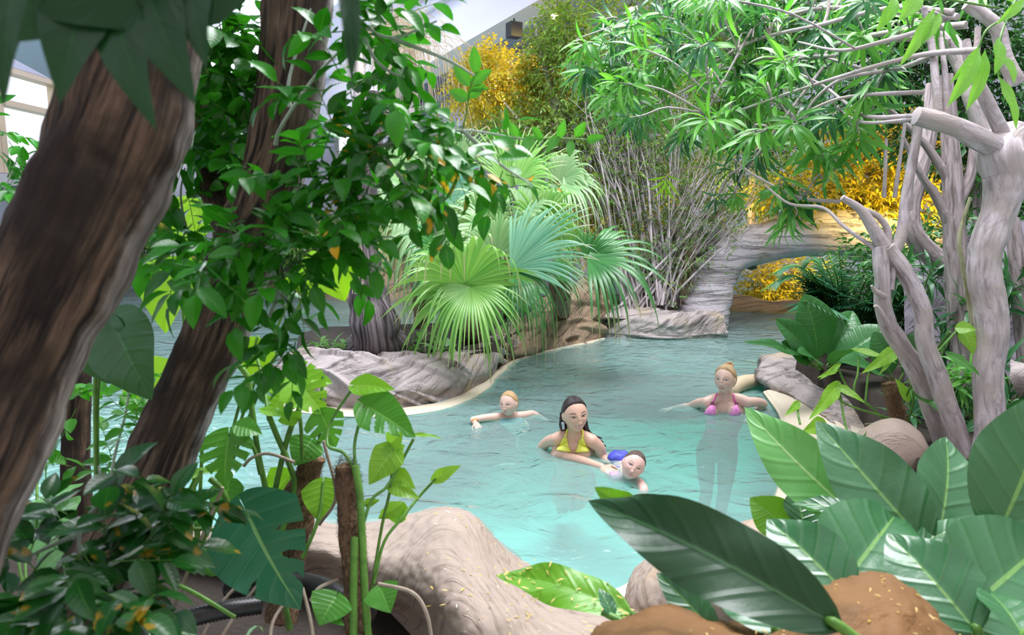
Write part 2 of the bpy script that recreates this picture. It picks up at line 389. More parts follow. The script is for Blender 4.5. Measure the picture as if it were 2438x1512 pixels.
# window wall on the left, built round its openings
wx, wy0, wy1 = -10.4, -2.6, 21.0
WZ0, WZ1 = 2.75, 4.55
wall('wall_left', (wx, wy0), (wx, wy1), -1.2, WZ0-.35, M_wall)
wall('wall_left_upper', (wx, wy0), (wx, wy1), WZ1, 9, M_wall)
M_white = plain('white_paint', (0.80, 0.78, 0.80), .5); M_cream = plain('cream_trim', (0.72, 0.58, 0.42), .5)
gm, gnt, gout = newmat('window_glass'); gs = NT(gnt); g1 = gs.n('BsdfTransparent'); g2 = gs.n('BsdfGlossy'); g2.inputs['Roughness'].default_value = .02
gx = gs.n('MixShader'); gx.inputs[0].default_value = .08; gs.l(g1.outputs[0], gx.inputs[1]); gs.l(g2.outputs[0], gx.inputs[2]); gs.l(gx.outputs[0], gout.inputs[0])
wn = 0
ww = 2.2
yy = 5.2
while yy < 20:
    wn += 1
    fb = MB(); z0, z1 = WZ0-.35, WZ1
    for y in (yy, yy+ww-.16): box(fb, (wx, y+.05, (z0+z1)/2), (.34, .16, z1-z0))
    for z in (z0+.05, (z0+z1)/2+.35, z1-.05): box(fb, (wx, yy+ww/2, z), (.3, ww, .11))
    fr = fb.build('window_%d' % wn, M_cream, smooth=False); struct(fr, 'cream framed bright window in the left wall')
    pb = MB(); box(pb, (wx-.05, yy+ww/2, (z0+z1)/2), (.02, ww-.2, z1-z0-.1)); pb.build('pane', gm, fr, smooth=False)
    yy += ww+.02
wall('trim_1', (wx+.3, 5.0), (wx+.3, 20.6), WZ0-.62, WZ0-.42, M_white, .5)

# sloping roof seen beyond the palms: slab, rafters, ducts
def obox(mb, a, b, up, w, h):
    a = np.asarray(a, float); b = np.asarray(b, float); t = unit(b-a); s_ = unit(np.cross(t, up)); u = np.cross(s_, t)
    V = np.array([p+i*s_*w/2+j*u*h/2 for p in (a, b) for i in (-1, 1) for j in (-1, 1)])
    mb.add(V, [[0, 1, 3, 2], [4, 6, 7, 5], [0, 4, 5, 1], [2, 3, 7, 6], [0, 2, 6, 4], [1, 5, 7, 3]], V[:, :2])
A1 = P(1295, 15, 11.0); A2 = P(1030, 165, 12.6); rt = unit(A2-A1); rs = unit(np.cross(rt, (0, 0, 1))); ru = np.cross(rs, rt)
M_beam = plain('pale_beam', (0.80, 0.80, 0.92), .75, nz=.06, nscale=2); M_pipe = plain('grey_pipe', (.46, .49, .60), .5)
rc = (A1+A2)/2
for k in range(-2, 4):
    mb = MB(); o_ = rc-rs*k*3.3 if rs[0] > 0 else rc+rs*k*3.3
    e_ = min(6.5, max(-5, (-8.3-o_[0])/rt[0])); obox(mb, o_-rt*5.5+ru*.50, o_+rt*e_+ru*.50, ru, .38, 1.0); obox(mb, o_-rt*5.5+ru*.06, o_+rt*e_+ru*.06, ru, .6, .16)
    struct(mb.build('beam_%d' % (k+3), M_beam, smooth=False), 'pale lilac roof beam above the palms')
    mb = MB(); q = o_-unit(np.array([rs[0], rs[1], 0]))*np.sign(rs[0])*.75+ru*.62
    tube(mb, [q-rt*5.5, q+rt*e_], .11, 12, per=3); struct(mb.build('trim_%d' % (k+20), M_pipe), 'grey duct pipe along a roof beam')
mb = MB(); hv = unit(np.cross((0, 0, 1), rt)); hv = hv if hv[0] < 0 else -hv; Q = []
for w_ in np.linspace(-6.5, 12, 30):
    q = rc+ru*1.1+hv*w_; e_ = min(8.0, max(-6, (-8.3-q[0])/rt[0])); Q.append([q-rt*6.5, q+rt*e_, q+rt*e_+ru*.12, q-rt*6.5+ru*.12])
Q = np.array(Q); mb.add(Q.reshape(-1, 3), grid_faces(30, 4, True))
struct(mb.build('ceiling', plain('roof_lining', (.74, .74, .90), .8, nz=.06), smooth=False))
# bright window in the far wall
fb = MB(); wc = P(850, 322, 17.6)
for dx in (-.5, .5): box(fb, wc+(dx, 0, 0), (.12, .2, 1.3), -.11)
for dz in (-.65, 0, .65): box(fb, wc+(0, 0, dz), (1.1, .2, .1), -.11)
fr = fb.build('window_9', M_white, smooth=False); struct(fr, 'small bright window in the far wall')
lm = plain('day_lit_pane', (.9, .93, 1), .4, emit=(.95, .97, 1), es=1.6); pb = MB(); box(pb, wc+(0, .0, 0), (1.0, .04, 1.25), -.11); pb.build('pane', lm, fr, smooth=False)

# ================================================================== rocks
M_rim = rockmat('grey_carved_rock', (0.46, 0.41, 0.41), (0.31, 0.26, 0.24), (0.05, 0.036, 0.026), (2.0, 13), .5, .75, .8, stain=(.44, .35, .24), dist=.05)
M_face = rockmat('brown_carved_rock', (0.36, 0.26, 0.17), (0.24, 0.17, 0.12), (0.05, 0.035, 0.025), (1.4, 9), .35, .8, .9, dist=.06)
M_bridge = rockmat('grey_layered_rock', (0.50, 0.46, 0.50), (0.39, 0.36, 0.38), (0.12, 0.10, 0.09), (1.3, 1.3, 13), 0.0, .75, .9, stain=(.42, .36, .28), dist=.06, objc=True)
M_near = rockmat('sandy_rock', (0.43, 0.345, 0.285), (0.31, 0.24, 0.195), (0.10, 0.065, 0.045), (4, 15), .2, .4, .45, stain=(.44, .30, .16), fine=70, dist=.02)
M_tan = rockmat('brown_boulder', (0.24, 0.115, 0.035), (0.14, 0.068, 0.02), (0.05, 0.03, 0.02), (3, 6), .3, .3, .4, fine=50)
M_ledge = plain('cream_pool_edge', (0.62, 0.54, 0.42), .55, nz=.12, nscale=6)

def Wr(*pts): return [W(*p) for p in pts]
def bank(mb, foot, rows, **k):
    """rock edge rising from a foot line at the water: rows are (pixels, metres behind the foot line)"""
    d0 = [FW@(W(x, y, 0)-C0) for x, y in foot]
    under = [P(x, y, d+.05)*[1, 1, 0]+[0, 0, -.45] for (x, y), d in zip(foot, d0)]
    L = [[P(x, y, d+o) for (x, y), d in zip(r, d0)] for r, o in rows]
    return loft(mb, L+[[W(x, y, 0) for x, y in foot], under], **k)
# rim in front of the tree: back edge, crest, face, foot under water
mb = MB()
bank(mb, [(668,940),(720,958),(790,966),(870,973),(960,972),(1070,950),(1150,912),(1192,872),(1240,846)],
     [([(660,880),(700,846),(790,838),(870,846),(960,848),(1060,846),(1130,822),(1178,792),(1218,770)], .62),
      ([(640,880),(692,850),(790,834),(870,842),(960,846),(1062,848),(1135,830),(1178,796),(1222,774)], .34),
      ([(632,895),(690,872),(790,862),(870,868),(960,876),(1066,874),(1140,850),(1184,816),(1228,790)], .08),
      ([(638,920),(700,912),(790,915),(870,922),(960,926),(1070,914),(1150,884),(1194,846),(1236,818)], -.06)],
     nu=300, nv=90, amp=.035, nsc=2.2, seed=3, fine=.006, groove=(.045, .9, 7.5, -.55))
tag(mb.build('rock_border', M_rim), 'smooth grey rock rim with slanting grooves, at the foot of the dark tree trunk', 'rock')
# brown carved face to the right of it
mb = MB()
bank(mb, [(1195,868),(1262,843),(1330,826),(1390,815),(1436,804),(1458,796)],
     [([(1175,795),(1240,758),(1310,712),(1370,678),(1420,668),(1436,690)], .55),
      ([(1180,800),(1240,764),(1312,718),(1372,684),(1426,676),(1442,702)], .30),
      ([(1188,822),(1250,790),(1318,755),(1380,725),(1430,712),(1448,728)], .12),
      ([(1194,848),(1258,820),(1325,795),(1386,775),(1434,760),(1454,766)], .02)],
     nu=160, nv=80, amp=.05, nsc=2.4, seed=11, fine=.015, groove=(.06, 1.2, 7., -.35))
tag(mb.build('rock_outcrop', M_face), 'brown carved rock face below the fan palm fronds', 'rock')
# low rim towards the bridge
mb = MB()
bank(mb, [(1436,803),(1510,807),(1590,809),(1660,808),(1730,803)],
     [([(1425,736),(1500,730),(1580,740),(1640,736),(1700,728)], .55), ([(1425,740),(1500,736),(1580,746),(1640,742),(1704,734)], .25),
      ([(1430,764),(1505,762),(1585,770),(1655,766),(1722,756)], .0), ([(1434,792),(1508,794),(1588,797),(1662,796),(1732,790)], -.02)],
     nu=120, nv=50, amp=.03, nsc=2.6, seed=21, fine=.012, groove=(.03, 1.2, 9., 0))
tag(mb.build('rock_border', M_rim), 'low grey brown rock rim joining the brown face to the bridge', 'rock')
# bridge: a rounded slab swept along the arch
def sweep(mb, path, half, dep, back, nn=70, ns=28, amp=.05, seed=0., fine=.02):
    c = crom(np.hstack([np.array([P(*p) for p in path]), np.array(half)[:, None]]), nn); p = c[:, :3]; h = c[:, 3]
    t = unit(np.gradient(p, axis=0)); bk = unit(np.array(back, float)); n = unit(np.cross(bk[None], t))
    a = np.linspace(0, 2*math.pi, ns, endpoint=False); se = lambda v: np.sign(v)*np.abs(v)**.55
    G = p[:, None]+h[:, None, None]*se(np.cos(a))[None, :, None]*n[:, None]+dep*(.5+.5*se(np.sin(a)))[None, :, None]*bk
    Nn = unit(np.cos(a)[None, :, None]*n[:, None]+np.sin(a)[None, :, None]*bk)
    G = G+Nn*(amp*vnoise(G.reshape(-1, 3), 2.0, seed, 4)+fine*vnoise(G.reshape(-1, 3)*[1, 1, 4], 3.0, seed+3, 3)).reshape(nn, ns)[..., None]
    L = np.concatenate([[0], np.cumsum(np.linalg.norm(np.diff(p, axis=0), axis=1))])
    UV = np.stack([L[:, None]*np.ones((1, ns)), np.abs(a/math.pi-1)[None]*np.ones((nn, 1))*1.5], -1)
    mb.add(G.reshape(-1, 3), grid_faces(nn, ns, True), UV.reshape(-1, 2))
mb = MB()
sweep(mb, [(1672,850,8.72),(1680,780,8.74),(1690,720,8.78),(1712,655,8.86),(1762,603,9.05),(1850,578,9.2),(1950,558,9.2),(2070,556,9.1),(2190,590,9.0),(2260,680,8.8),(2290,800,8.6)],
      [.36,.36,.34,.33,.29,.28,.32,.34,.38,.42,.45], 1.5, (.12, 1, 0), seed=5)
tag(mb.build('rock_bridge', M_bridge), 'grey layered rock footbridge arching over the channel', 'bridge')
# far bank seen through the arch
mb = MB()
bank(mb, [(1600,738),(1780,743),(1850,746),(1960,743),(2100,736)], [([(1600,690),(1780,704),(1850,714),(1960,706),(2100,690)], .7), ([(1600,700),(1780,710),(1850,718),(1960,712),(2100,700)], .3), ([(1600,725),(1780,730),(1850,734),(1960,730),(2100,722)], .05)], nu=50, nv=24, amp=.04, seed=4)
tag(mb.build('rock_border', M_face), 'brown rock bank seen through the arch of the bridge', 'rock')
# right rim
mb = MB()
bank(mb, [(1812,914),(1818,926),(1850,938),(1912,976),(1984,1022),(2050,1085),(2110,1165)],
     [([(1850,880),(1870,846),(1930,848),(2010,892),(2100,950),(2190,1030),(2260,1120)], .50),
      ([(1826,880),(1842,842),(1905,842),(1995,886),(2085,945),(2175,1030),(2240,1120)], .26),
      ([(1808,888),(1812,858),(1875,872),(1965,920),(2050,980),(2130,1060),(2190,1135)], .06),
      ([(1804,902),(1806,896),(1850,914),(1925,958),(2005,1012),(2078,1082),(2140,1155)], -.05)],
     nu=160, nv=60, amp=.028, nsc=2.3, seed=31, fine=.006, groove=(.03, .9, 7., -.2))
tag(mb.build('rock_border', M_rim), 'rounded grey rock rim behind the blonde bather', 'rock')
# small boulder beside it
mb = MB()
sphere(mb, W(2112, 1110, .20), (.22, .17, .24), 30, 40); mb.v[0] = mb.v[0]+unit(mb.v[0]-W(2112,1110,.20))*(.03*vnoise(mb.v[0], 4, 3))[:, None]
tag(mb.build('boulder', M_near), 'small pale boulder behind the upright broad leaves', 'rock')
# cream edge of the pool on the right
mb = MB()
loft(mb, [Wr((1990,960,.045),(2050,1010,.045),(2090,1070,.045),(2110,1150,.045),(2100,1250,.045)),
          Wr((1850,930,.045),(1900,975,.045),(1925,1040,.045),(1930,1120,.045),(1910,1215,.045)),
          Wr((1822,930,.035),(1862,985,.035),(1876,1050,.035),(1874,1120,.035),(1845,1215,.035)),
          Wr((1815,935,-.05),(1852,990,-.05),(1864,1050,-.05),(1862,1120,-.05),(1830,1215,-.05)),
          Wr((1815,930,-.6),(1852,985,-.6),(1864,1045,-.6),(1862,1115,-.6),(1830,1210,-.6))], nu=60, nv=30, amp=.004, nsc=3)
tag(mb.build('pool_ledge', M_ledge), 'cream pool ledge on the right below the rock rim', 'ledge')
mb = MB()
tube(mb, [W(*p) for p in ((1840,902,.03),(1800,906,.05),(1768,912,.06),(1748,922,.05),(1742,936,.0),(1745,950,-.1))], [.05,.06,.065,.065,.06,.05], 14, amp=.08)
tag(mb.build('pool_ledge', plain('sand_edge', (.55,.44,.30), .6, nz=.2)), 'thin sand coloured pool curb just behind the blonde head', 'ledge')
# cream ledge along the foot of the left rim
mb = MB()
loft(mb, [Wr((640,935,-.02),(760,955,.0),(860,965,.0),(950,965,.0),(1060,945,.0),(1140,912,.0),(1190,870,.0),(1250,842,.0),(1340,824,.0),(1440,802,.0)),
          Wr((650,965,.012),(760,982,.012),(860,988,.012),(960,984,.012),(1075,962,.012),(1153,921,.010),(1200,877,.006),(1258,846,.006),(1343,828,.006),(1440,806,.006)),
          Wr((650,975,-.08),(760,992,-.08),(860,996,-.08),(965,994,-.08),(1085,972,-.08),(1165,930,-.08),(1210,884,-.08),(1265,852,-.08),(1350,834,-.08),(1440,812,-.08)),
          Wr((650,975,-.6),(760,992,-.6),(860,996,-.6),(965,994,-.6),(1085,972,-.6),(1165,930,-.6),(1210,884,-.6),(1265,852,-.6),(1350,834,-.6),(1440,812,-.6))], nu=80, nv=20, amp=.004, nsc=3)
tag(mb.build('pool_ledge', M_ledge), 'cream waterline ledge under the grooved rock rim', 'ledge')
# near bank: hump between the moss pole and the water
mb = MB()
G_bank = loft(mb, [Wr((360,1262,-.3),(560,1255,-.3),(740,1240,-.3),(860,1240,-.3),(960,1225,-.3),(1060,1205,-.3),(1130,1225,-.3),(1190,1290,-.3),(1260,1345,-.3),(1350,1385,-.3),(1450,1412,-.3),(1520,1430,-.3)),
          Wr((360,1262,.1),(560,1255,.14),(740,1245,.20),(860,1252,.20),(950,1235,.22),(1050,1212,.27),(1125,1232,.25),(1185,1295,.18),(1255,1350,.10),(1350,1385,.05),(1450,1412,.03),(1520,1430,.03)),
          Wr((360,1280,.18),(560,1268,.22),(740,1256,.28),(860,1268,.26),(950,1252,.30),(1040,1225,.37),(1115,1245,.36),(1175,1320,.27),(1250,1372,.18),(1350,1405,.12),(1460,1432,.08),(1540,1452,.06)),
          Wr((360,1320,.12),(560,1310,.18),(740,1310,.28),(860,1330,.28),(960,1320,.34),(1040,1310,.40),(1110,1330,.40),(1180,1380,.36),(1260,1420,.28),(1350,1440,.22),(1460,1470,.18),(1560,1490,.14)),
          Wr((360,1370,.0),(560,1365,.04),(740,1375,.12),(870,1400,.18),(980,1400,.30),(1060,1400,.38),(1130,1420,.39),(1200,1450,.38),(1270,1480,.33),(1360,1500,.3),(1470,1530,.26),(1570,1550,.22)),
          Wr((360,1420,-.1),(560,1420,-.08),(740,1430,-.02),(890,1450,.02),(1000,1480,.16),(1080,1500,.32),(1150,1530,.36),(1210,1560,.36),(1280,1590,.34),(1360,1620,.32),(1470,1640,.3),(1570,1660,.28)),
          Wr((360,1480,-.2),(560,1480,-.15),(740,1490,-.1),(900,1520,-.1),(1010,1560,.0),(1080,1620,.2),(1150,1650,.28),(1210,1680,.3),(1280,1720,.3),(1360,1740,.3),(1470,1760,.28),(1570,1780,.26))],
     nu=180, nv=110, amp=.018, nsc=4, seed=41, fine=.006)
tag(mb.build('rock_bank', M_near), 'sandy rock bank with a hump between moss pole and water', 'rock')
# pale boulder right of the bank
mb = MB()
loft(mb, [Wr((1500,1450,-.3),(1510,1380,-.3),(1570,1320,-.3),(1680,1270,-.3),(1800,1235,-.3),(1900,1250,-.3)),
          Wr((1488,1452,.0),(1500,1375,.05),(1560,1325,.12),(1680,1275,.18),(1800,1240,.22),(1900,1255,.22)),
          Wr((1486,1458,.10),(1504,1385,.17),(1570,1335,.25),(1690,1285,.31),(1810,1250,.34),(1910,1265,.32)),
          Wr((1500,1470,.15),(1540,1420,.27),(1610,1380,.36),(1720,1340,.42),(1830,1310,.44),(1930,1310,.4)),
          Wr((1530,1500,.16),(1590,1470,.28),(1660,1440,.36),(1770,1410,.42),(1870,1390,.44),(1960,1390,.4)),
          Wr((1560,1560,.1),(1630,1540,.2),(1710,1510,.28),(1820,1490,.34),(1920,1480,.36),(2010,1480,.34))],
     nu=70, nv=60, amp=.018, nsc=4, seed=51, fine=.006)
tag(mb.build('boulder', M_near), 'pale rounded boulder at the water below the dark drooping leaf', 'rock')
mb = MB()
loft(mb, [Wr((1300,1382,-.05),(1400,1400,-.02),(1470,1400,.0),(1540,1355,.0),(1625,1312,.0)), Wr((1310,1400,.02),(1410,1418,.03),(1490,1412,.035),(1570,1362,.035),(1650,1318,.035)), Wr((1320,1440,.02),(1420,1450,.03),(1530,1440,.03),(1620,1390,.03),(1700,1340,.03))], nu=30, nv=12)
tag(mb.build('pool_ledge', M_ledge), 'cream pool edge between sandy bank and pale boulder', 'ledge')
# blurred brown boulder close to the camera
mb = MB()
G_tan = loft(mb, [[P(x, y, 1.55) for x, y in ((1380,1570),(1450,1500),(1580,1470),(1720,1500),(1850,1490),(1960,1420),(2060,1395),(2150,1400),(2230,1460),(2320,1540))],
          [P(x, y, 1.38) for x, y in ((1380,1570),(1450,1490),(1580,1455),(1720,1488),(1850,1472),(1960,1402),(2060,1378),(2150,1385),(2230,1445),(2320,1540))],
          [P(x, y, 1.22) for x, y in ((1380,1590),(1450,1510),(1580,1480),(1720,1510),(1850,1500),(1960,1440),(2060,1420),(2150,1430),(2230,1490),(2320,1560))],
          [P(x, y, 1.08) for x, y in ((1380,1650),(1450,1570),(1580,1540),(1720,1570),(1850,1560),(1960,1520),(2060,1510),(2150,1520),(2230,1570),(2320,1620))],
          [P(x, y, .98) for x, y in ((1380,1780),(1450,1720),(1580,1700),(1720,1720),(1850,1710),(1960,1690),(2060,1690),(2150,1700),(2230,1720),(2320,1760))]],
     nu=90, nv=40, amp=.018, nsc=6, seed=61, fine=.006)
tag(mb.build('boulder', M_tan), 'brown double humped boulder at the bottom edge under the broad leaves', 'rock')
# grey rock corner at the lower right
mb = MB(); sphere(mb, P(2462, 1500, 1.5), (.04, .05, .10), 24, 24); tag(mb.build('boulder', plain('lilac_rock', (.36,.34,.44), .8, nz=.3, bump=.3)), 'lilac grey stone at the lower right corner', 'rock')

# soil: island, right bank, near bank
def slab(name, pts, z, label, m=M_soil, amp=.03):
    cen = np.mean(pts, axis=0); mb = MB(); ring = crom(np.vstack([pts, pts[:1]]), 60)
    rows = [cen+(ring-cen)*k for k in (0.02, .25, .5, .75, .94, 1.0)]
    for i, r in enumerate(rows): r[:, 2] = z if i < 5 else z-.9
    G = np.stack(rows); G[:5, :, 2] += amp*vnoise(G[:5].reshape(-1, 3), 2.0, 1.).reshape(5, 60)
    mb.add(G.reshape(-1, 3), grid_faces(6, 60)[:, ::-1], G.reshape(-1, 3)[:, :2]); struct(mb.build(name, m), label)
slab('ground_1', np.array([W(655,872,.26), W(800,850,.26), W(1000,862,.26), W(1150,830,.3), W(1250,775,.3), W(1440,745,.3), W(1640,742,.3), W(1660,700,.3), W(1450,690,.3), W(1250,715,.2), W(1080,775,.2), W(900,790,.2), W(700,800,.2)]), .26, 'dark planting soil of the island')
slab('ground_2', np.array([W(1870,860,.3), W(2000,905,.3), W(2120,1000,.3), W(2200,1150,.3), W(2600,1300,.3), W(3000,1100,.3), W(3000,820,.3), W(2600,760,.3), W(2250,775,.3), W(2000,800,.3)]), .3, 'dark planting soil of the right bank')
slab('ground_3', np.array([W(-700,1150,.0), W(0,1190,.0), W(350,1255,.0), W(640,1285,.0), W(880,1340,.0), W(1000,1420,.0), W(1060,1560,.0), W(1000,2100,.0), W(-900,2100,.0), W(-1700,1400,.0)]), .05, 'dark planting soil at the lower left')
slab('ground_4', np.array([W(1650,1420,.0), W(1850,1270,.0), W(2100,1180,.0), W(2700,1150,.0), W(3000,1700,.0), W(1700,1900,.0)]), .12, 'dark planting soil under the broad leaves')
# ================================================================== plant helpers
def sticks(mb, a, b, r0, r1, mat=0):
    a = np.asarray(a, float).reshape(-1, 3); b = np.asarray(b, float).reshape(-1, 3); n = len(a)
    if not n: return
    t = unit(b-a); x = unit(np.cross(t, [0.31, 0.87, 0.38])); y = np.cross(t, x)
    ang = np.array([0, 2.094, 4.189]); ring = np.cos(ang)[None, :, None]*x[:, None]+np.sin(ang)[None, :, None]*y[:, None]
    V = np.concatenate([a[:, None]+ring*r0, b[:, None]+ring*r1], 1).reshape(-1, 3)
    f = np.array([[0, 1, 4, 3], [1, 2, 5, 4], [2, 0, 3, 5]]); ff = (f[None]+(np.arange(n)*6)[:, None, None]).reshape(-1, 4)
    L = np.linalg.norm(b-a, axis=1); UV = np.zeros((n, 6, 2)); UV[:, 3:, 1] = L[:, None]; UV[:, :, 0] = np.array([0, .01, .02]*2)
    mb.add(V, ff, UV.reshape(-1, 2), mat)
def ell_points(n, c, r, shell=.35):
    v = rdir(n); k = (shell+(1-shell)*rng.random(n))[:, None]; return np.asarray(c)+v*k*np.asarray(r)
def twigs(leaf, wood, p0, d, L, nl, size, tms, droop=.3, spread=.9, wr=.002, jit=.35):
    """alternate leaves along short twigs starting at p0 and running along d"""
    n = len(p0); d = unit(d)
    side0 = unit(np.cross(d, rdir(n)*.6+np.array([0, 0, 1.])))
    if wood is not None: sticks(wood, p0, p0+d*L+np.array([0, 0, -1])*L*droop*.4, wr, wr*.5)
    for k in range(nl):
        t = (k+1)/nl; pos = p0+d*L*t+np.array([0, 0, -1])*L*droop*.4*t*t
        sd = side0*(1 if k % 2 else -1)*spread if k < nl-1 else side0*.05
        dr = unit(d*.75+sd+rng.normal(size=(n, 3))*jit*.6+np.array([0, 0, -droop]))
        up = unit(np.array([0, 0, 1.])+rng.normal(size=(n, 3))*jit)
        scatter(leaf, tms[k % len(tms)], pos, dr, up, size*rng.uniform(.7, 1.15, n))
def crown(leaf, wood, px, py, d, rpx, rpy, rd, n, L, nl, size, tms, out=.6, shell=.3, **k):
    c = P(px, py, d); r = np.array([m_at(rpx, d), rd, m_at(rpy, d)]); p = ell_points(n, c, r, shell)
    dr = unit(p-c)*out+rdir(n)*(1-out); twigs(leaf, wood, p, dr, L, nl, size, tms, **k)
def pp(*l): return [P(*q) for q in l]

SM = [leaf_tmpl(lance, .42, 2, 1, b, .3) for b in (.2, .6)]
OV = [leaf_tmpl(ovate, .52, 5, 2, b, .25, .03) for b in (.15, .5, .9)]
ST = [leaf_tmpl(lance, .145, 5, 1, b, .35) for b in (.5, .9, 1.4)]

L_fig = leafmat('small_fig_leaf', (0.10, 0.24, 0.03), (0.22, 0.34, 0.05), .4, .35)
L_gold = leafmat('golden_fig_leaf', (0.42, 0.40, 0.03), (0.62, 0.46, 0.03), .4, .4)
L_shrub = leafmat('fine_shrub_leaf', (0.06, 0.17, 0.03), (0.16, 0.30, 0.06), .4, .35)
L_strap = leafmat('strap_leaf', (0.06, 0.27, 0.045), (0.17, 0.46, 0.075), .3, .35, (0.30, .56, .14), 0, 0)
L_strapd = leafmat('dark_strap_leaf', (0.02, 0.11, 0.04), (0.07, 0.24, 0.09), .28, .3)
L_dark = leafmat('dark_leaf', (0.02, 0.10, 0.025), (0.05, 0.19, 0.04), .32, .3)
L_glossy = leafmat('glossy_leaf', (0.014, 0.13, 0.008), (0.045, 0.29, 0.015), .3, .3, (.08, .30, .03), 8, .10, bumps=.15, spec=.32)
L_glossyy = leafmat('spotted_lamplit_leaf', (0.014, 0.13, 0.008), (0.045, 0.27, 0.015), .3, .3, (.08, .30, .03), 8, .10, blotch=(.75, .42, .02), blotch_amt=.85, bumps=.15, spec=.32)  # yellow leaf spots and warm lamp glints painted into the green
B_pale = barkmat('pale_bark', (0.27, 0.23, 0.24), (0.60, 0.54, 0.57), (0.44, 0.38, 0.36), 34, 7, .9, .8, .015)
B_grey = barkmat('grey_bark', (0.14, 0.115, 0.11), (0.38, 0.32, 0.33), None, 40, 5, .6)
B_dark = barkmat('dark_fibrous_bark', (0.010, 0.006, 0.004), (0.15, 0.095, 0.058), (.022, .014, .009), 60, 4.0, 1.0, .9, .03, lo=.40, hi=.62, bare=(.258, (.12, .10, .085), (.34, .30, .27)))  # pale strip stands for light on the trunk's right edge
B_dark2 = barkmat('lit_edge_bark', (0.014, 0.009, 0.006), (0.18, 0.125, 0.085), (.04, .027, .018), 60, 5, 1.0, .9, .025, lo=.40, hi=.62, bare=(.205, (.14, .13, .125), (.44, .42, .41)))  # paler right edge painted in as if lit from the pool side
B_trunk = barkmat('grey_fissured_bark', (0.015, 0.012, 0.016), (0.19, 0.16, 0.17), None, 45, 3.0, 1.0, .9, .04)
B_stem = barkmat('green_stem', (0.05, 0.14, 0.02), (0.13, 0.30, 0.05), None, 20, 10, .2, .4)
B_twig = barkmat('twig_bark', (0.25, 0.20, 0.15), (0.45, 0.38, 0.30), None, 30, 10, .4)

# warm spotlights in the planting
M_black = plain('black_metal', (0.015, 0.015, 0.015), .4); M_bulb = plain('warm_bulb', (1, .8, .5), .3, emit=(1, .66, .25), es=30)
def spot(px, py, d, aim, power, label, rad=.06, body=True, ang=120):
    c = P(px, py, d); t = thing('spotlight', label, 'lamp', tuple(c), 'warm spotlights among the trees')
    a = unit(np.asarray(aim)-c); mb = MB(); tube(mb, [c-a*.24, c-a*.2, c-a*.05, c], [.03, rad*1.1, rad*1.15, rad*1.25], 14, per=8); mb.build('housing', M_black, t)
    mb = MB(); sphere(mb, c+a*.02, (rad, rad, rad), 8, 12); mb.build('bulb', M_bulb, t)
    mb = MB(); tube(mb, [c-a*.1, c-a*.1+(0, .05, .25)], .012, 6); mb.build('bracket', M_black, t)
    l = bpy.data.lights.new('warm_spot_light', 'SPOT'); l.energy = power; l.color = (1, .70, .18); l.spot_size = R(ang); l.spot_blend = .6; l.shadow_soft_size = .06
    o = bpy.data.objects.new('warm_spot_light', l); C.objects.link(o); o.location = tuple(c+a*.12)
    o.rotation_euler = Vector(a).to_track_quat('-Z', 'Y').to_euler()
spot(1322, 38, 10.6, P(1200, 200, 9.2), 330, 'glowing warm spotlight high in the fig tree, right of the roof beam')
spot(1186, 256, 10.3, P(1200, 170, 9.3), 190, 'small warm spotlight low in the golden fig foliage')
spot(1503, 25, 10.6, P(1460, 150, 9.0), 240, 'warm spotlight glowing behind the strap leaved branches at the top')
spot(2262, 500, 8.0, P(2110, 430, 9.4), 260, 'warm spotlight low behind the pale branches on the right')
spot(1700, 500, 9.6, P(1830, 330, 10.6), 150, 'warm spotlight behind the bridge lighting the wall of leaves')
spot(1985, 590, 11.2, P(1850, 690, 12.4), 170, 'warm spotlight under the far side of the bridge arch', ang=140)

t = thing('roof_speaker', 'small black speaker box hanging under the roof beam above the golden tree', 'speaker', tuple(P(1224, 72, 10.6)))
mb = MB(); box(mb, P(1224, 72, 10.6), (.20, .18, .22), .5); mb.build('housing', M_black, t, smooth=False)
mb = MB(); tube(mb, [P(1224, 66, 10.6), P(1224, 45, 10.7)], .015, 6); mb.build('bracket', M_black, t)
# fig tree lit golden
t = thing('fig_tree', 'golden yellow small leaved fig tree below the roof beam', 'tree', tuple(P(1260, 700, 9.8)))
lf, wd, tk = MB(), MB(), MB()
tube(tk, pp((1260, 690, 9.8), (1270, 520, 9.8), (1255, 350, 9.9), (1230, 200, 9.9)), [.10, .09, .06, .03], 8)
for a in ((1150, 200), (1200, 110), (1300, 150), (1320, 230), (1130, 260)): tube(tk, pp((1258, 380, 9.8), ((1258+a[0])/2+8, (380+a[1])/2, 9.7), (*a, 9.6)), [.035, .022, .008], 5)
crown(lf, wd, 1205, 205, 9.7, 112, 72, .8, 900, .22, 6, .085, SM)
crown(lf, wd, 1130, 215, 9.6, 65, 70, .6, 300, .2, 6, .08, SM)
crown(lf, wd, 1165, 140, 9.7, 38, 24, .5, 130, .2, 6, .08, SM)
crown(lf, wd, 1290, 230, 9.6, 90, 80, .7, 420, .2, 6, .08, SM)
tk.build('trunk', B_grey, t); wd.build('twigs', B_twig, t); lf.build('foliage', L_gold, t)
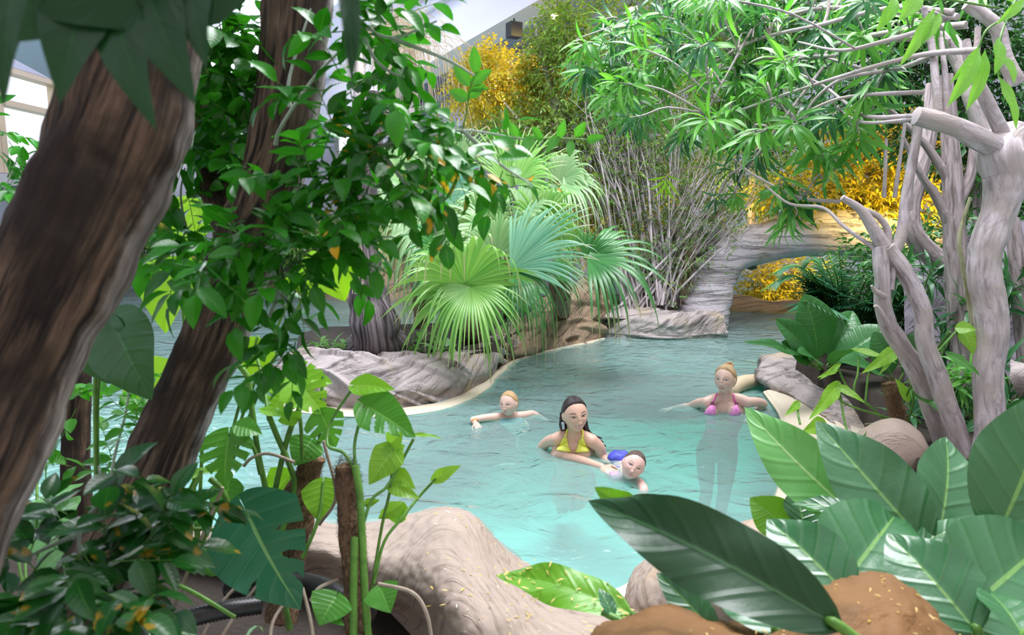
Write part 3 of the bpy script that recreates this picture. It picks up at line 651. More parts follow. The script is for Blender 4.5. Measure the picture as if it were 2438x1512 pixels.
# taller green fig behind the shrub
t = thing('fig_tree', 'tall green small leaved fig tree with thin pale branches, right of the golden one', 'tree', tuple(P(1400, 690, 9.4)))
lf, wd, tk = MB(), MB(), MB()
tube(tk, pp((1400, 690, 9.4), (1390, 500, 9.4), (1340, 330, 9.2), (1290, 130, 9.0), (1270, 40, 9)), [.09, .07, .05, .03, .012], 8)
for a in (((1370, 430), (1320, 200), (1290, 60)), ((1380, 470), (1340, 260), (1345, 30)), ((1390, 520), (1430, 300), (1400, 60)), ((1385, 500), (1480, 260), (1490, 40)), ((1360, 400), (1250, 300), (1190, 230)), ((1390, 540), (1520, 330), (1560, 120))):
    tube(tk, [P(*q, 9.1) for q in a], [.035, .022, .007], 5)
for c in ((1325, 60, 48, 90, 300), (1290, 150, 40, 60, 150), (1350, 160, 110, 110, 420), (1430, 70, 120, 90, 420), (1330, 300, 150, 90, 480), (1470, 220, 120, 120, 420), (1240, 330, 110, 60, 260), (1400, 400, 150, 80, 330), (1560, 120, 90, 120, 300), (1560, 300, 100, 100, 260)):
    crown(lf, wd, c[0], c[1], 9.0, c[2], c[3], .7, c[4], .2, 6, .075, SM)
tk.build('trunk', B_pale, t); wd.build('twigs', B_twig, t); lf.build('foliage', L_fig, t)
# dark green background trees towards the right
def bgtree(label, stem, cl, m, d, size=.09, tms=SM, bark=B_grey, sr=.08, L=.24, nl=6):
    t = thing('background_tree', label, 'tree', tuple(P(*stem[0], d))); lf, wd, tk = MB(), MB(), MB()
    tube(tk, [P(*q, d) for q in stem], list(np.linspace(sr, sr*.3, len(stem))), 8)
    for c in cl:
        tube(tk, [P(*stem[-2], d), P((stem[-1][0]+c[0])/2, (stem[-1][1]+c[1])/2, d), P(c[0], c[1], d)], [sr*.4, sr*.25, .008], 5)
        crown(lf, wd, c[0], c[1], d, c[2], c[3], .6, c[4], L, nl, size, tms)
    tk.build('trunk', bark, t); wd.build('twigs', B_twig, t); lf.build('foliage', m, t)
bgtree('small leaved tree with golden patches behind the hanging strap leaves', [(1790, 640), (1790, 480), (1800, 300), (1790, 150)], [(1700, 170, 110, 110, 420), (1790, 260, 120, 90, 380), (1830, 90, 130, 90, 420), (1780, 400, 120, 80, 330), (1660, 330, 90, 90, 300), (1900, 330, 110, 90, 330)], L_fig, 10.4, .09)
bgtree('golden lit leafy tree behind the pale branches on the right', [(2120, 640), (2115, 520), (2110, 430), (2105, 330)], [(2080, 430, 110, 80, 480), (2170, 380, 110, 80, 420), (2150, 490, 130, 50, 330), (2010, 380, 100, 90, 330), (2120, 290, 100, 60, 260), (1900, 460, 110, 40, 260)], L_gold, 9.4, .10)
bgtree('dark leafy tree filling the upper right behind the pale trunk', [(2330, 760), (2330, 500), (2320, 300), (2320, 120)], [(2250, 120, 160, 110, 420), (2390, 200, 130, 140, 420), (2200, 20, 170, 60, 330), (2050, 160, 140, 110, 380), (2260, 330, 130, 80, 300), (2400, 420, 100, 110, 300), (2000, 20, 160, 60, 330)], L_dark, 7.6, .11)
bgtree('dark leafy thicket low behind the two forked trunks on the right', [(2190, 900), (2190, 780), (2190, 690), (2190, 610)], [(2150, 740, 110, 110, 320), (2260, 720, 110, 120, 340), (2080, 660, 80, 70, 220), (2220, 600, 120, 60, 260), (2390, 700, 90, 150, 330), (2230, 870, 90, 60, 220), (2350, 900, 90, 90, 200)], L_dark, 6.4, .10)
bgtree('golden lit leafy bush seen through the bridge arch', [(1840, 735), (1840, 715), (1842, 690), (1842, 660)], [(1810, 672, 45, 45, 200), (1870, 660, 55, 50, 260), (1850, 700, 70, 18, 160), (1940, 660, 50, 60, 150)], L_gold, 12.6, .10)

bgtree('golden lit bush low behind the grey stemmed shrub', [(1400, 700), (1400, 600), (1400, 540), (1400, 480)], [(1390, 480, 70, 70, 260), (1430, 560, 90, 60, 260), (1520, 480, 90, 80, 200)], L_gold, 9.5, .08)
bgtree('small leaved bush filling the gap behind the bridge deck', [(1720, 640), (1720, 560), (1720, 500), (1720, 430)], [(1700, 430, 90, 60, 260), (1640, 480, 80, 60, 200), (1790, 480, 90, 40, 200)], L_fig, 11.0, .09)
# multi-stemmed grey shrub
t = thing('shrub', 'grey many stemmed shrub fanning up beside the bridge', 'shrub', tuple(P(1560, 735, 9.0)))
tk, lf, wd = MB(), MB(), MB()
for i in range(84):
    fx = rng.uniform(-1, 1); b = P(1545+fx*62+rng.normal()*10, 732+rng.normal()*8, 9.0+rng.normal()*.12)
    side = rng.random() < .40
    if side: tip = P(1700+rng.uniform(-60, 110), 390+rng.uniform(-60, 150), 9.0+rng.normal()*.3)
    else: tip = P(1475+fx*135+rng.normal()*30, 270+rng.uniform(-60, 160), 9.0+rng.normal()*.4)
    m1 = b+(tip-b)*.3+rng.normal(size=3)*.05+np.array([0, 0, .02]); m2 = b+(tip-b)*.65+rng.normal(size=3)*.06
    r = rng.uniform(.010, .025); tube(tk, [b, m1, m2, tip], [r, r*.8, r*.55, r*.25], 6, per=14, cap=False)
    for k in range(3):
        q = b+(tip-b)*rng.uniform(.45, .8); tube(tk, [q, q+(tip-b)*.15+rng.normal(size=3)*.08, q+(tip-b)*.32+rng.normal(size=3)*.17], [r*.45, r*.3, r*.12], 4, per=6, cap=False)
    n = 22; q = b+(tip-b)*rng.uniform(.2, 1.15, n)[:, None]+rng.normal(size=(n, 3))*.09
    twigs(lf, wd, q, rdir(n, .6), .16, 7, .055, SM)
tk.build('stems', barkmat('shrub_bark', (.22, .19, .19), (.52, .46, .48), None, 40, 5, .6), t); wd.build('twigs', B_twig, t); lf.build('foliage', L_shrub, t)
# bare pale tree under the roof
M_dry = barkmat('dry_twig', (0.36, 0.28, 0.17), (0.56, 0.47, 0.32), None, 10, 10, .2)
t = thing('bare_tree', 'pale bare tree with dry drooping seed stalks under the roof', 'tree', tuple(P(960, 560, 8.6)))
tk, lf = MB(), MB()
tube(tk, pp((965, 560, 8.6), (975, 400, 8.6), (982, 290, 8.6), (985, 180, 8.6), (975, 60, 8.6)), [.07, .06, .055, .05, .03], 10)
tube(tk, pp((940, 345, 8.5), (975, 310, 8.6), (1005, 285, 8.6)), [.05, .045, .03], 8)
tube(tk, pp((900, 420, 8.5), (885, 290, 8.5), (860, 200, 8.5), (830, 90, 8.5)), [.07, .06, .05, .03], 8)
for i in range(330):
    c = P(950+rng.normal()*45, 70+rng.normal()*40, 8.5+rng.normal()*.25); dx = rng.normal()*.28
    tube(lf, [c, c+(dx*.6, 0, .02-abs(dx)*.1), c+(dx*1.1, 0, -.25), c+(dx*1.3, rng.normal()*.05, -.45-rng.random()*.45)], [.004, .0035, .003, .003], 3, per=8, cap=False)
tk.build('trunk', B_pale, t); lf.build('seed_stalks', M_dry, t)

# ------------------------------------------------------------------ strap leaved tree with pale trunks
t = thing('strap_leaved_tree', 'big pale trunked tree with strap leaf rosettes arching over the pool from the right', 'tree', tuple(P(2360, 1060, 3.5)))
tk = MB()
tube(tk, pp((2350, 1120, 3.4), (2360, 1030, 3.4), (2352, 900, 3.4), (2362, 780, 3.4), (2345, 660, 3.4), (2352, 580, 3.4), (2385, 490, 3.4), (2392, 420, 3.4), (2378, 370, 3.4), (2400, 330, 3.45), (2450, 330, 3.5)), [.075, .07, .068, .07, .078, .076, .085, .10, .10, .085, .07], 18, per=90, amp=.16, nsc=7)
tk.build('trunk', B_pale, t)
BR = []
def limb(*pts, r=(.05, .02), n=9, name='branch', m=None, par=t):
    if r[0] < .024 and par is t0: BR.extend(crom(pp(*pts), 14)[4:])
    mb = MB(); tube(mb, pp(*pts), list(np.linspace(r[0], r[1], len(pts))), n, amp=.14, nsc=9); return mb.build(name, m or B_pale, par)
t0 = t
limb((2405, 370, 3.4), (2340, 335, 3.35), (2270, 300, 3.35), (2180, 275, 3.35), r=(.058, .045), n=14)
limb((2400, 345, 3.4), (2345, 230, 3.35), (2310, 150, 3.3), (2300, 95, 3.3), r=(.035, .018))
limb((2312, 160, 3.3), (2325, 120, 3.3), (2328, 65, 3.3), r=(.018, .014))
limb((2235, 285, 3.35), (2228, 200, 3.35), (2220, 120, 3.4), (2200, 20, 3.4), r=(.022, .015))
limb((2252, 285, 3.35), (2250, 180, 3.35), (2240, 90, 3.4), r=(.017, .011))
limb((2380, 360, 3.5), (2330, 250, 3.6), (2290, 150, 3.7), (2240, 70, 3.8), (2180, 20, 3.9), r=(.07, .03), n=12)
limb((2420, 200, 3.5), (2390, 130, 3.5), (2370, 60, 3.5), (2300, 10, 3.5), r=(.04, .03))
limb((2185, 276, 3.35), (2070, 278, 3.6), (2020, 250, 3.8), (1960, 205, 4.0), (1870, 160, 4.2), r=(.014, .007), n=6)
limb((2185, 283, 3.35), (2060, 292, 3.6), (2000, 265, 3.8), r=(.012, .006), n=6)
limb((2300, 60, 3.6), (2180, 70, 3.8), (2050, 90, 4.0), (1900, 130, 4.3), (1770, 150, 4.6), (1680, 185, 4.8), r=(.022, .008), n=7)
limb((2260, 100, 3.7), (2140, 95, 3.9), (2000, 130, 4.1), (1900, 140, 4.3), (1760, 190, 4.6), (1650, 200, 4.8), r=(.018, .008), n=7)
limb((2280, 40, 3.7), (2150, 30, 4.0), (1960, 20, 4.3), (1800, 60, 4.5), (1700, 120, 4.6), r=(.020, .008), n=7)
limb((2230, 130, 3.7), (2100, 170, 4.0), (1960, 135, 4.3), r=(.018, .008), n=7)
limb((1790, 60, 4.4), (1745, 150, 4.5), (1690, 250, 4.5), (1675, 270, 4.5), r=(.010, .006), n=6)
limb((1960, 160, 4.2), (1830, 330, 4.2), (1780, 400, 4.2), r=(.010, .006), n=6)
limb((2000, 480, 3.9), (1900, 470, 4.0), (1800, 420, 4.1), (1760, 390, 4.2), r=(.014, .006), n=6)
for q_, r_ in ((((2330, 120, 3.2), (2200, 130, 3.4), (2060, 165, 3.6), (1900, 215, 3.9), (1740, 270, 4.2)), (.017, .006)), (((2270, 30, 3.4), (2120, 20, 3.6), (1950, 60, 3.9), (1800, 95, 4.2), (1700, 150, 4.4)), (.018, .007)),
    (((2240, 60, 3.4), (2100, 100, 3.5), (2000, 120, 3.7), (1900, 100, 4.0)), (.015, .006)), (((2100, 170, 3.7), (2000, 190, 3.8), (1930, 250, 3.9), (1900, 330, 4.0)), (.012, .005)), (((1960, 60, 4.0), (1970, 30, 4.0), (1975, -20, 4.0)), (.012, .008)), (((1790, 70, 4.2), (1740, 160, 4.2), (1680, 270, 4.2)), (.009, .005)), (((2200, 220, 3.5), (2080, 225, 3.6), (1980, 240, 3.7), (1850, 300, 3.9), (1720, 330, 4.1)), (.012, .005)), (((1700, 120, 4.6), (1600, 140, 4.8), (1500, 155, 4.9), (1420, 180, 5.0)), (.012, .005)), (((1700, 40, 4.6), (1600, 30, 4.8), (1500, 50, 4.9), (1380, 90, 5.0)), (.012, .005)), (((1680, 185, 4.7), (1600, 230, 4.7), (1520, 260, 4.8)), (.010, .005))):
    limb(*q_, r=r_, n=7)
lf, lf2 = MB(), MB()
def rosette(mb, c, axis, n, L, tms=ST, droop=.45, stem=True):
    axis = unit(axis); x = unit(np.cross(axis, [.2, .3, .9])); y = np.cross(axis, x)
    k = np.arange(n); a = k*2.4+rng.random()*6; s_ = k/n
    pos = c-axis[None]*(s_*L*.55)[:, None]
    out = np.cos(a)[:, None]*x+np.sin(a)[:, None]*y
    d = unit(out*(.35+.75*s_)[:, None]+axis*(1.0-.75*s_)[:, None]+np.array([0, 0, -droop])*s_[:, None]+rng.normal(size=(n, 3))*.12)
    for q in range(len(tms)):
        j = k[q::len(tms)]; scatter(mb, tms[q], pos[j], d[j], unit(axis*.8+np.array([0, 0, .7])+rng.normal(size=(len(j), 3))*.2), L*rng.uniform(.75, 1.1, len(j)))
poly = [(1345, 120), (1420, 60), (1560, -20), (2438, -20), (2438, 40), (2330, 60), (2160, 240), (2060, 300), (1990, 330), (1920, 300), (1800, 360), (1660, 340), (1560, 330), (1420, 260)]
def inpoly(x, y):
    c = False; j = len(poly)-1
    for i in range(len(poly)):
        if (poly[i][1] > y) != (poly[j][1] > y) and x < (poly[j][0]-poly[i][0])*(y-poly[i][1])/(poly[j][1]-poly[i][1])+poly[i][0]: c = not c
        j = i
    return c
ros = []
while len(ros) < 138:
    x, y = rng.uniform(1340, 2438), rng.uniform(-20, 360)
    if inpoly(x, y) and not (x > 2130 and rng.random() < .75) and not (x > 1850 and rng.random() < .45): ros.append((x, y, 5.0-(x-1340)/1100*1.6+rng.normal()*.35, .19+.05*rng.random()))
ros += [(1880, 500, 4.0, .2), (1870, 540, 4.0, .2), (1900, 470, 4.0, .22), (1850, 450, 4.0, .2), (1960, 370, 3.9, .24), (1990, 400, 3.9, .22), (1930, 340, 3.9, .22), (2010, 350, 3.8, .22), (1700, 480, 4.3, .14), (1750, 470, 4.3, .13), (2050, 330, 3.7, .2), (1800, 380, 4.2, .2), (1730, 400, 4.3, .18), (1620, 330, 4.5, .2), (1560, 290, 4.7, .2)]
for (x, y, d, L) in ros:
    c = P(x, y, d); b = min(BR, key=lambda q: np.linalg.norm(q-c)); ax_ = unit(c-b)*.5+np.array([-.45, -.25, -.15])+rng.normal(size=3)*.3
    dst = lf if rng.random() < .62 else lf2
    tube(dst, [b, (b+c)/2+(0, 0, .05), c-unit(ax_)*L*.5, c], [.007, .006, .006, .004], 4, per=10, cap=False, mat=1)
    rosette(dst, c, ax_, int(rng.integers(13, 20)), L)
lf.build('foliage', [L_strap, B_pale], t); lf2.build('foliage', [L_strapd, B_pale], t)
# bright hanging rosette in the middle
t = thing('strap_leaf_shoot', 'small bright yellow green leaf shoot hanging in front of the grey shrub', 'plant', tuple(P(1580, 425, 4.6)))
lf, wd = MB(), MB(); c = P(1582, 430, 4.6)
tube(wd, [P(1690, 395, 4.5), P(1630, 400, 4.55), c+(.02, 0, .03), c], .004, 5); rosette(lf, c+(0, 0, -.03), (-.15, -.3, -.8), 13, .15); wd.build('stem', B_twig, t)
lf.build('foliage', leafmat('lime_strap', (.28, .55, .04), (.4, .62, .08), .35, .4), t)

# second pale tree: forked pair of trunks
t = thing('forked_tree', 'pale smooth tree with two slanting trunks meeting in a fork', 'tree', tuple(P(2290, 1090, 3.5)))
limb((2310, 1130, 3.5), (2290, 1060, 3.5), (2240, 920, 3.5), (2205, 820, 3.5), (2195, 740, 3.5), (2160, 660, 3.5), (2110, 590, 3.5), r=(.05, .042), n=14, name='trunk', par=t)
limb((2260, 1120, 3.7), (2240, 1030, 3.7), (2190, 900, 3.65), (2130, 800, 3.6), (2105, 740, 3.55), (2100, 660, 3.5), (2095, 590, 3.5), r=(.058, .036), n=14, name='trunk', par=t)
limb((2125, 605, 3.5), (2145, 560, 3.5), (2160, 450, 3.5), (2180, 340, 3.5), (2190, 280, 3.5), r=(.03, .02), n=10, par=t)
limb((2105, 590, 3.5), (2080, 545, 3.5), (2050, 500, 3.5), (2005, 470, 3.5), r=(.036, .016), n=10, par=t)
limb((2115, 590, 3.5), (2112, 545, 3.5), (2090, 515, 3.5), (2060, 500, 3.5), r=(.02, .014), n=8, par=t)
limb((2080, 590, 3.52), (2010, 540, 3.6), (1960, 495, 3.7), (1880, 485, 3.8), (1820, 440, 3.9), r=(.012, .006), n=6, par=t)
limb((2120, 690, 3.5), (2126, 640, 3.5), (2124, 600, 3.5), r=(.02, .014), n=8, par=t)
limb((2105, 705, 3.5), (2085, 695, 3.48), (2075, 680, 3.46), r=(.024, .006), n=8, name='stub', par=t)
limb((2110, 770, 3.5), (2090, 735, 3.47), (2082, 728, 3.46), r=(.02, .008), n=8, name='stub', par=t)
# thinner grey trunks behind
def grove(label, pts, r, m=B_grey, lab='tree', nm='slender_trunk', br=()):
    tt = thing(nm, label, lab, tuple(P(*pts[0]))); limb(*pts, r=r, n=12, name='trunk', m=m, par=tt)
    for b_ in br: limb(*b_[0], r=b_[1], n=8, name='branch', m=m, par=tt)
grove('grey brown trunk with forking branches between the forked tree and the thick pale trunk', ((2300, 1000, 4.6), (2290, 800, 4.6), (2275, 620, 4.6), (2270, 480, 4.6), (2262, 330, 4.6), (2250, 180, 4.6)), (.085, .05),
      br=((((2275, 560, 4.6), (2230, 470, 4.6), (2195, 420, 4.6), (2150, 330, 4.6)), (.04, .015)), (((2272, 500, 4.6), (2310, 420, 4.6), (2320, 330, 4.6), (2340, 200, 4.6)), (.04, .018)), (((2272, 450, 4.6), (2215, 360, 4.6), (2160, 300, 4.6), (2060, 210, 4.6)), (.035, .012))))
grove('curved brown trunk sweeping up behind the fork of the pale tree', ((2260, 640, 5.2), (2200, 590, 5.2), (2165, 530, 5.2), (2180, 440, 5.2), (2210, 330, 5.2), (2220, 200, 5.2)), (.09, .05), m=B_grey)
grove('thin green grey stem standing just left of the thick pale trunk', ((2325, 1010, 3.6), (2322, 860, 3.6), (2310, 740, 3.6), (2290, 620, 3.6), (2285, 560, 3.6), (2310, 470, 3.6)), (.014, .009), m=barkmat('green_grey_bark', (.2, .2, .1), (.42, .42, .26), None, 20, 8, .3))
grove('grey trunk at the right edge behind the thick pale trunk', ((2460, 1040, 4.4), (2440, 800, 4.4), (2420, 600, 4.4), (2410, 520, 4.4)), (.06, .04))
for i, (x0, y0, x1, y1) in enumerate(((2130, 470, 2155, 290), (2168, 500, 2176, 300), (2105, 470, 2110, 330))):
    grove(['thin upright pale rod below the cut branch', 'thin pale rod right beside the forked branch', 'thin brown rod furthest left below the cut branch'][i], ((x0, y0, 3.9), ((x0+x1)/2, (y0+y1)/2, 3.9), (x1, y1, 3.9)), (.012, .009), m=B_pale, nm='thin_branch', lab='branch')
# drooping big soft leaves at the upper right, close by
t = thing('drooping_plant', 'soft light green drooping leaves on thin stalks at the upper right', 'plant', tuple(P(2330, 60, 2.6)))
Ld = leafmat('soft_lime_leaf', (.16, .42, .05), (.26, .55, .09), .45, .45, (.3, .6, .14), 10, .1)
for (x0, y0, x1, y1, w, d) in ((2225, 20, 2140, 160, 34, 2.6), (2330, 110, 2255, 255, 44, 2.6), (2345, 120, 2300, 265, 40, 2.62), (2375, 90, 2368, 180, 36, 2.6), (2385, 130, 2415, 200, 30, 2.6), (2375, 180, 2420, 310, 34, 2.58), (2320, 130, 2260, 200, 20, 2.63), (2130, -10, 2110, 60, 30, 2.6), (2190, -20, 2140, 50, 46, 2.55), (2438, 0, 2370, 60, 26, 2.5), (2120, 10, 2085, 80, 26, 2.62), (2240, 30, 2190, 110, 26, 2.6)):
    mb = MB(); bigleaf(mb, P(x0, y0, d), P(x1, y1, d-.05), m_at(w, d), (.2, -1, .35), lance, sag=.06, fold=.25, wave=.02, nl=14, nw=3); mb.build('leaf', Ld, t)
mb = MB(); tube(mb, pp((2438, -40, 2.7), (2400, 40, 2.65), (2380, 100, 2.6), (2378, 180, 2.6)), .005, 6); tube(mb, pp((2400, 40, 2.65), (2350, 70, 2.6), (2330, 115, 2.6)), .004, 6); tube(mb, pp((2380, 20, 2.65), (2260, 0, 2.6), (2200, 0, 2.6), (2120, 0, 2.6)), .004, 6); mb.build('stalk', B_stem, t)
# ================================================================== island planting
L_palm = leafmat('fan_palm_leaf', (0.14, 0.38, 0.07), (0.30, 0.54, 0.14), .32, .3, tipc=(.55, .46, .30))
L_palmb = leafmat('blue_fan_palm_leaf', (0.09, 0.29, 0.18), (0.22, 0.45, 0.28), .3, .25, tipc=(.50, .45, .30))
L_palmo = leafmat('pale_fan_palm_leaf', (0.17, 0.36, 0.14), (0.34, 0.50, 0.25), .4, .3, tipc=(.60, .50, .32))
L_palmg = leafmat('dark_fan_palm_leaf', (0.03, 0.15, 0.04), (0.08, 0.27, 0.07), .32, .3, tipc=(.45, .40, .22))
def fan_frond(mb, hub, axis, nrm, Rr, spread=130, n=42, droop=.5, join=.42, cup=.15, w=1.0):
    hub = np.asarray(hub, float); a = unit(axis); nrm = np.asarray(nrm, float); b = unit(np.cross(nrm, a)); nn = np.cross(a, b)
    th = np.linspace(-R(spread), R(spread), n); dth = th[1]-th[0]; K = 11
    t = np.linspace(0, 1, K)
    for i, q in enumerate(th):
        L = Rr*(1-.28*abs(q)/math.pi)*rng.uniform(.88, 1.06); e = a*math.cos(q)+b*math.sin(q); s_ = -a*math.sin(q)+b*math.cos(q)
        ww = np.where(t < join, t*L*dth*.52, join*L*dth*.52*np.clip((1-t)/(1-join), 0, 1)**.8)*w; ww[0] = .0008; ww[-1] = .0004
        dr = droop*rng.uniform(.5, 1.6)
        cen = hub+e*(t*L)[:, None]+nn*(cup*L*np.sin(t*1.6))[:, None]
        k = np.clip((t-join*.8)/(1-join*.8), 0, 1); sag = dr*L*k**2.0
        flat = 1-np.clip(dr, 0, 1)*.35*k**2
        cen = hub+(cen-hub)*flat[:, None]; cen[:, 2] -= sag
        pl = .55*ww*(1-k)
        Lf = cen-s_*ww[:, None]-nn*pl[:, None]*.0; Rg = cen+s_*ww[:, None]; Md = cen+nn*pl[:, None]
        V = np.stack([Lf, Md, Rg], 1).reshape(-1, 3)
        UV = np.stack([np.tile([0, .5, 1.], K), np.repeat(t, 3)], -1)
        mb.add(V, grid_faces(K, 3), UV)
def palm(label, crown_pt, fronds, mats, trunk=None):
    t = thing('fan_palm', label, 'palm', tuple(P(*crown_pt) if trunk is None else trunk[0]))
    c = P(*crown_pt)
    if trunk is not None: mb = MB(); tube(mb, trunk, [.09, .11, .10], 14, amp=.2, nsc=12); mb.build('trunk', barkmat('palm_fibre', (.07, .04, .03), (.25, .16, .10), None, 20, 14, 1.), t)
    for i, f in enumerate(fronds):
        (hx, hy, hd), ang, tilt, Rp, spread, droop = f[:6]; m = mats[f[6] if len(f) > 6 else 0]
        hub = P(hx, hy, hd); a = math.cos(R(ang))*RT+math.sin(R(ang))*UP; a = unit(a-FW*tilt)
        up = unit(np.array([0, 0, 1.])*.8-FW*.75); nrm = unit(up-a*np.dot(up, a))
        mb = MB(); fan_frond(mb, hub, a, nrm, m_at(Rp, hd), spread, 38 if spread > 90 else 24, droop)
        fr = mb.build('frond', m, t)
        mb = MB(); mid = (c+hub)/2+(0, 0, .12); tube(mb, [c, mid, hub], [.012, .009, .006], 6, per=10); mb.build('petiole', B_stem, fr)
PT = [W(1120, 815, .25), P(1140, 760, 6.35), P(1160, 705, 6.4)]
palm('fan palm whose green fingered frond hangs over the grooved rock rim', (1160, 690, 6.4), [
    ((1108, 674, 5.7), 96, .45, 255, 165, .48, 0), ((1112, 668, 5.85), 165, .3, 230, 50, .55, 0), ((1120, 684, 5.65), 262, .5, 175, 95, .4, 0),
    ((1215, 640, 5.95), 34, .12, 260, 60, .18, 1), ((1222, 650, 5.9), -20, .5, 190, 70, .8, 3), ((1180, 610, 6.2), 120, .3, 210, 100, .5, 2),
    ((1150, 560, 6.5), 90, .1, 200, 110, .55, 2), ((1190, 570, 6.4), 160, .3, 230, 70, .55, 2), ((1260, 600, 6.4), 70, .1, 200, 80, .5, 2), ((1060, 600, 6.5), 130, .2, 190, 90, .6, 3), ((1300, 655, 6.5), 15, .2, 150, 50, .6, 3), ((1230, 690, 6.3), -40, .3, 130, 60, .7, 3), ((1080, 640, 6.4), 190, .2, 170, 60, .7, 3)], [L_palm, L_palmb, L_palmo, L_palmg], PT)
palm('dark green fan palm frond spreading to the right over the brown rock face', (1330, 640, 6.7), [
    ((1398, 614, 6.35), -8, .25, 235, 75, .5, 1), ((1395, 618, 6.4), 65, .0, 120, 50, .3, 1), ((1410, 622, 6.3), -62, .15, 140, 28, .5, 1), ((1340, 600, 6.6), 80, .1, 140, 60, .4, 0)], [L_palm, L_palmg],
    [W(1340, 745, .35), P(1335, 700, 6.7), P(1330, 650, 6.7)])
palm('tall pale fan palm rising behind the green one', (1200, 520, 7.3), [
    ((1218, 445, 7.2), 85, -.1, 190, 60, .12, 1), ((1228, 440, 7.1), 40, .1, 170, 60, .5, 1), ((1180, 505, 6.9), 150, .3, 190, 110, .6, 0), ((1185, 525, 6.8), 200, .4, 190, 90, .7, 0),
    ((1240, 500, 6.9), 20, .3, 190, 100, .75, 0), ((1330, 430, 7.2), 50, .2, 160, 110, .9, 0), ((1340, 440, 7.1), -10, .3, 150, 100, .9, 0), ((1290, 540, 6.8), 60, .2, 190, 90, .6, 1)], [L_palmo, L_palm],
    [W(1210, 755, .25), P(1205, 660, 7.3), P(1200, 530, 7.3)])
palm('pale fan palm with drooping old fronds behind the dark trunk', (1000, 560, 7.6), [
    ((1040, 440, 7.6), 70, .0, 170, 70, .3, 0), ((985, 500, 7.4), 150, .3, 190, 110, .8, 0), ((1020, 540, 7.2), 215, .5, 190, 80, .9, 0), ((1060, 470, 7.4), 30, .2, 180, 90, .6, 1), ((1090, 400, 7.6), 80, .0, 150, 60, .2, 0),
    ((950, 560, 7.3), 190, .3, 150, 80, .9, 2), ((970, 430, 7.6), 120, .1, 160, 80, .4, 0)], [L_palmo, L_palmb, leafmat('dry_palm_leaf', (.45, .34, .16), (.55, .45, .25), .6, .3)],
    [W(1005, 790, .2), P(1003, 680, 7.6), P(1000, 570, 7.6)])
palm('grassy narrow leaved palm far behind, between the two leaning trunks', (520, 420, 11.5), [((430, 380, 11.5), 100, .1, 130, 120, .9, 0), ((480, 370, 11.3), 80, .1, 140, 120, .9, 0), ((550, 370, 11.5), 90, .1, 140, 120, .9, 0), ((600, 400, 11.5), 40, .1, 140, 100, .8, 0)], [L_palmo],
    [W(520, 640, .0), P(520, 520, 11.5), P(520, 430, 11.5)])
palm('small fan palm tucked against the left leg of the bridge', (1672, 655, 9.3), [((1672, 640, 9.2), 50, .1, 80, 70, .2, 0), ((1665, 645, 9.2), 130, .2, 70, 70, .3, 0), ((1690, 590, 9.8), 50, .0, 90, 90, .4, 0)], [L_palmg], [P(1655, 720, 9.3), P(1665, 690, 9.3), P(1672, 660, 9.3)])

# dark fissured trunk on the island
t = thing('tree', 'dark grey fissured tree trunk flaring at its base behind the grooved rock rim', 'tree', tuple(W(895, 838, .2)))
mb = MB(); tube(mb, [W(897, 850, .1), W(897, 838, .25), P(893, 790, 6.0), P(880, 720, 6.0), P(868, 640, 6.0), P(862, 560, 6.0), P(868, 450, 6.0), P(885, 330, 6.0), P(890, 220, 6.0)], [.29, .26, .225, .175, .14, .12, .105, .09, .06], 40, per=110, amp=.22, nsc=4.5, seed=2)
mb.build('trunk', B_trunk, t)
mb = MB(); tube(mb, pp((860, 470, 6.0), (850, 300, 6.0), (855, 160, 6.0), (835, 60, 6.0)), [.07, .05, .04, .03], 10); mb.build('branch', B_pale, t)
mb = MB(); [tube(mb, [P(845+rng.normal()*12, 560, 5.85), P(850+rng.normal()*10, 640, 5.8), P(858+rng.normal()*14, 700, 5.8)], .004, 4) for i in range(12)]; mb.build('aerial_roots', B_twig, t)

# low plants of the island and banks
L_stripe = leafmat('striped_leaf', (.12, .34, .08), (.30, .52, .22), .35, .3, (.6, .75, .5), 7, .35)
L_fern = leafmat('fern_leaf', (.06, .22, .02), (.17, .40, .05), .45, .35)
def clump(name, label, base, n, L, m, tms, spread=.9, group=None, cat='plant', stem=.0):
    t = thing(name, label, cat, tuple(base), group); mb = MB(); a = rng.random(n)*6.283; el = rng.uniform(.25, 1.1, n)
    d = np.stack([np.cos(a)*np.cos(el), np.sin(a)*np.cos(el), np.sin(el)], -1); pos = np.asarray(base)+d*[stem, stem, stem*1.5]+rng.normal(size=(n, 3))*[.05, .05, .01]*spread
    for q in range(len(tms)): scatter(mb, tms[q], pos[q::len(tms)], d[q::len(tms)], np.tile([0, 0, 1.], (len(pos[q::len(tms)]), 1)), L*rng.uniform(.6, 1.15, len(pos[q::len(tms)])))
    if stem:
        sm = MB(); sticks(sm, np.tile(base, (n, 1)), pos, .004, .003); sm.build('stems', B_stem, t)
    mb.build('foliage', m, t)
GR = [leaf_tmpl(lance, .07, 5, 1, b, .3) for b in (.8, 1.4, 2.0)]
FE = [leaf_tmpl(lance, .22, 5, 1, b, .2) for b in (.9, 1.5)]
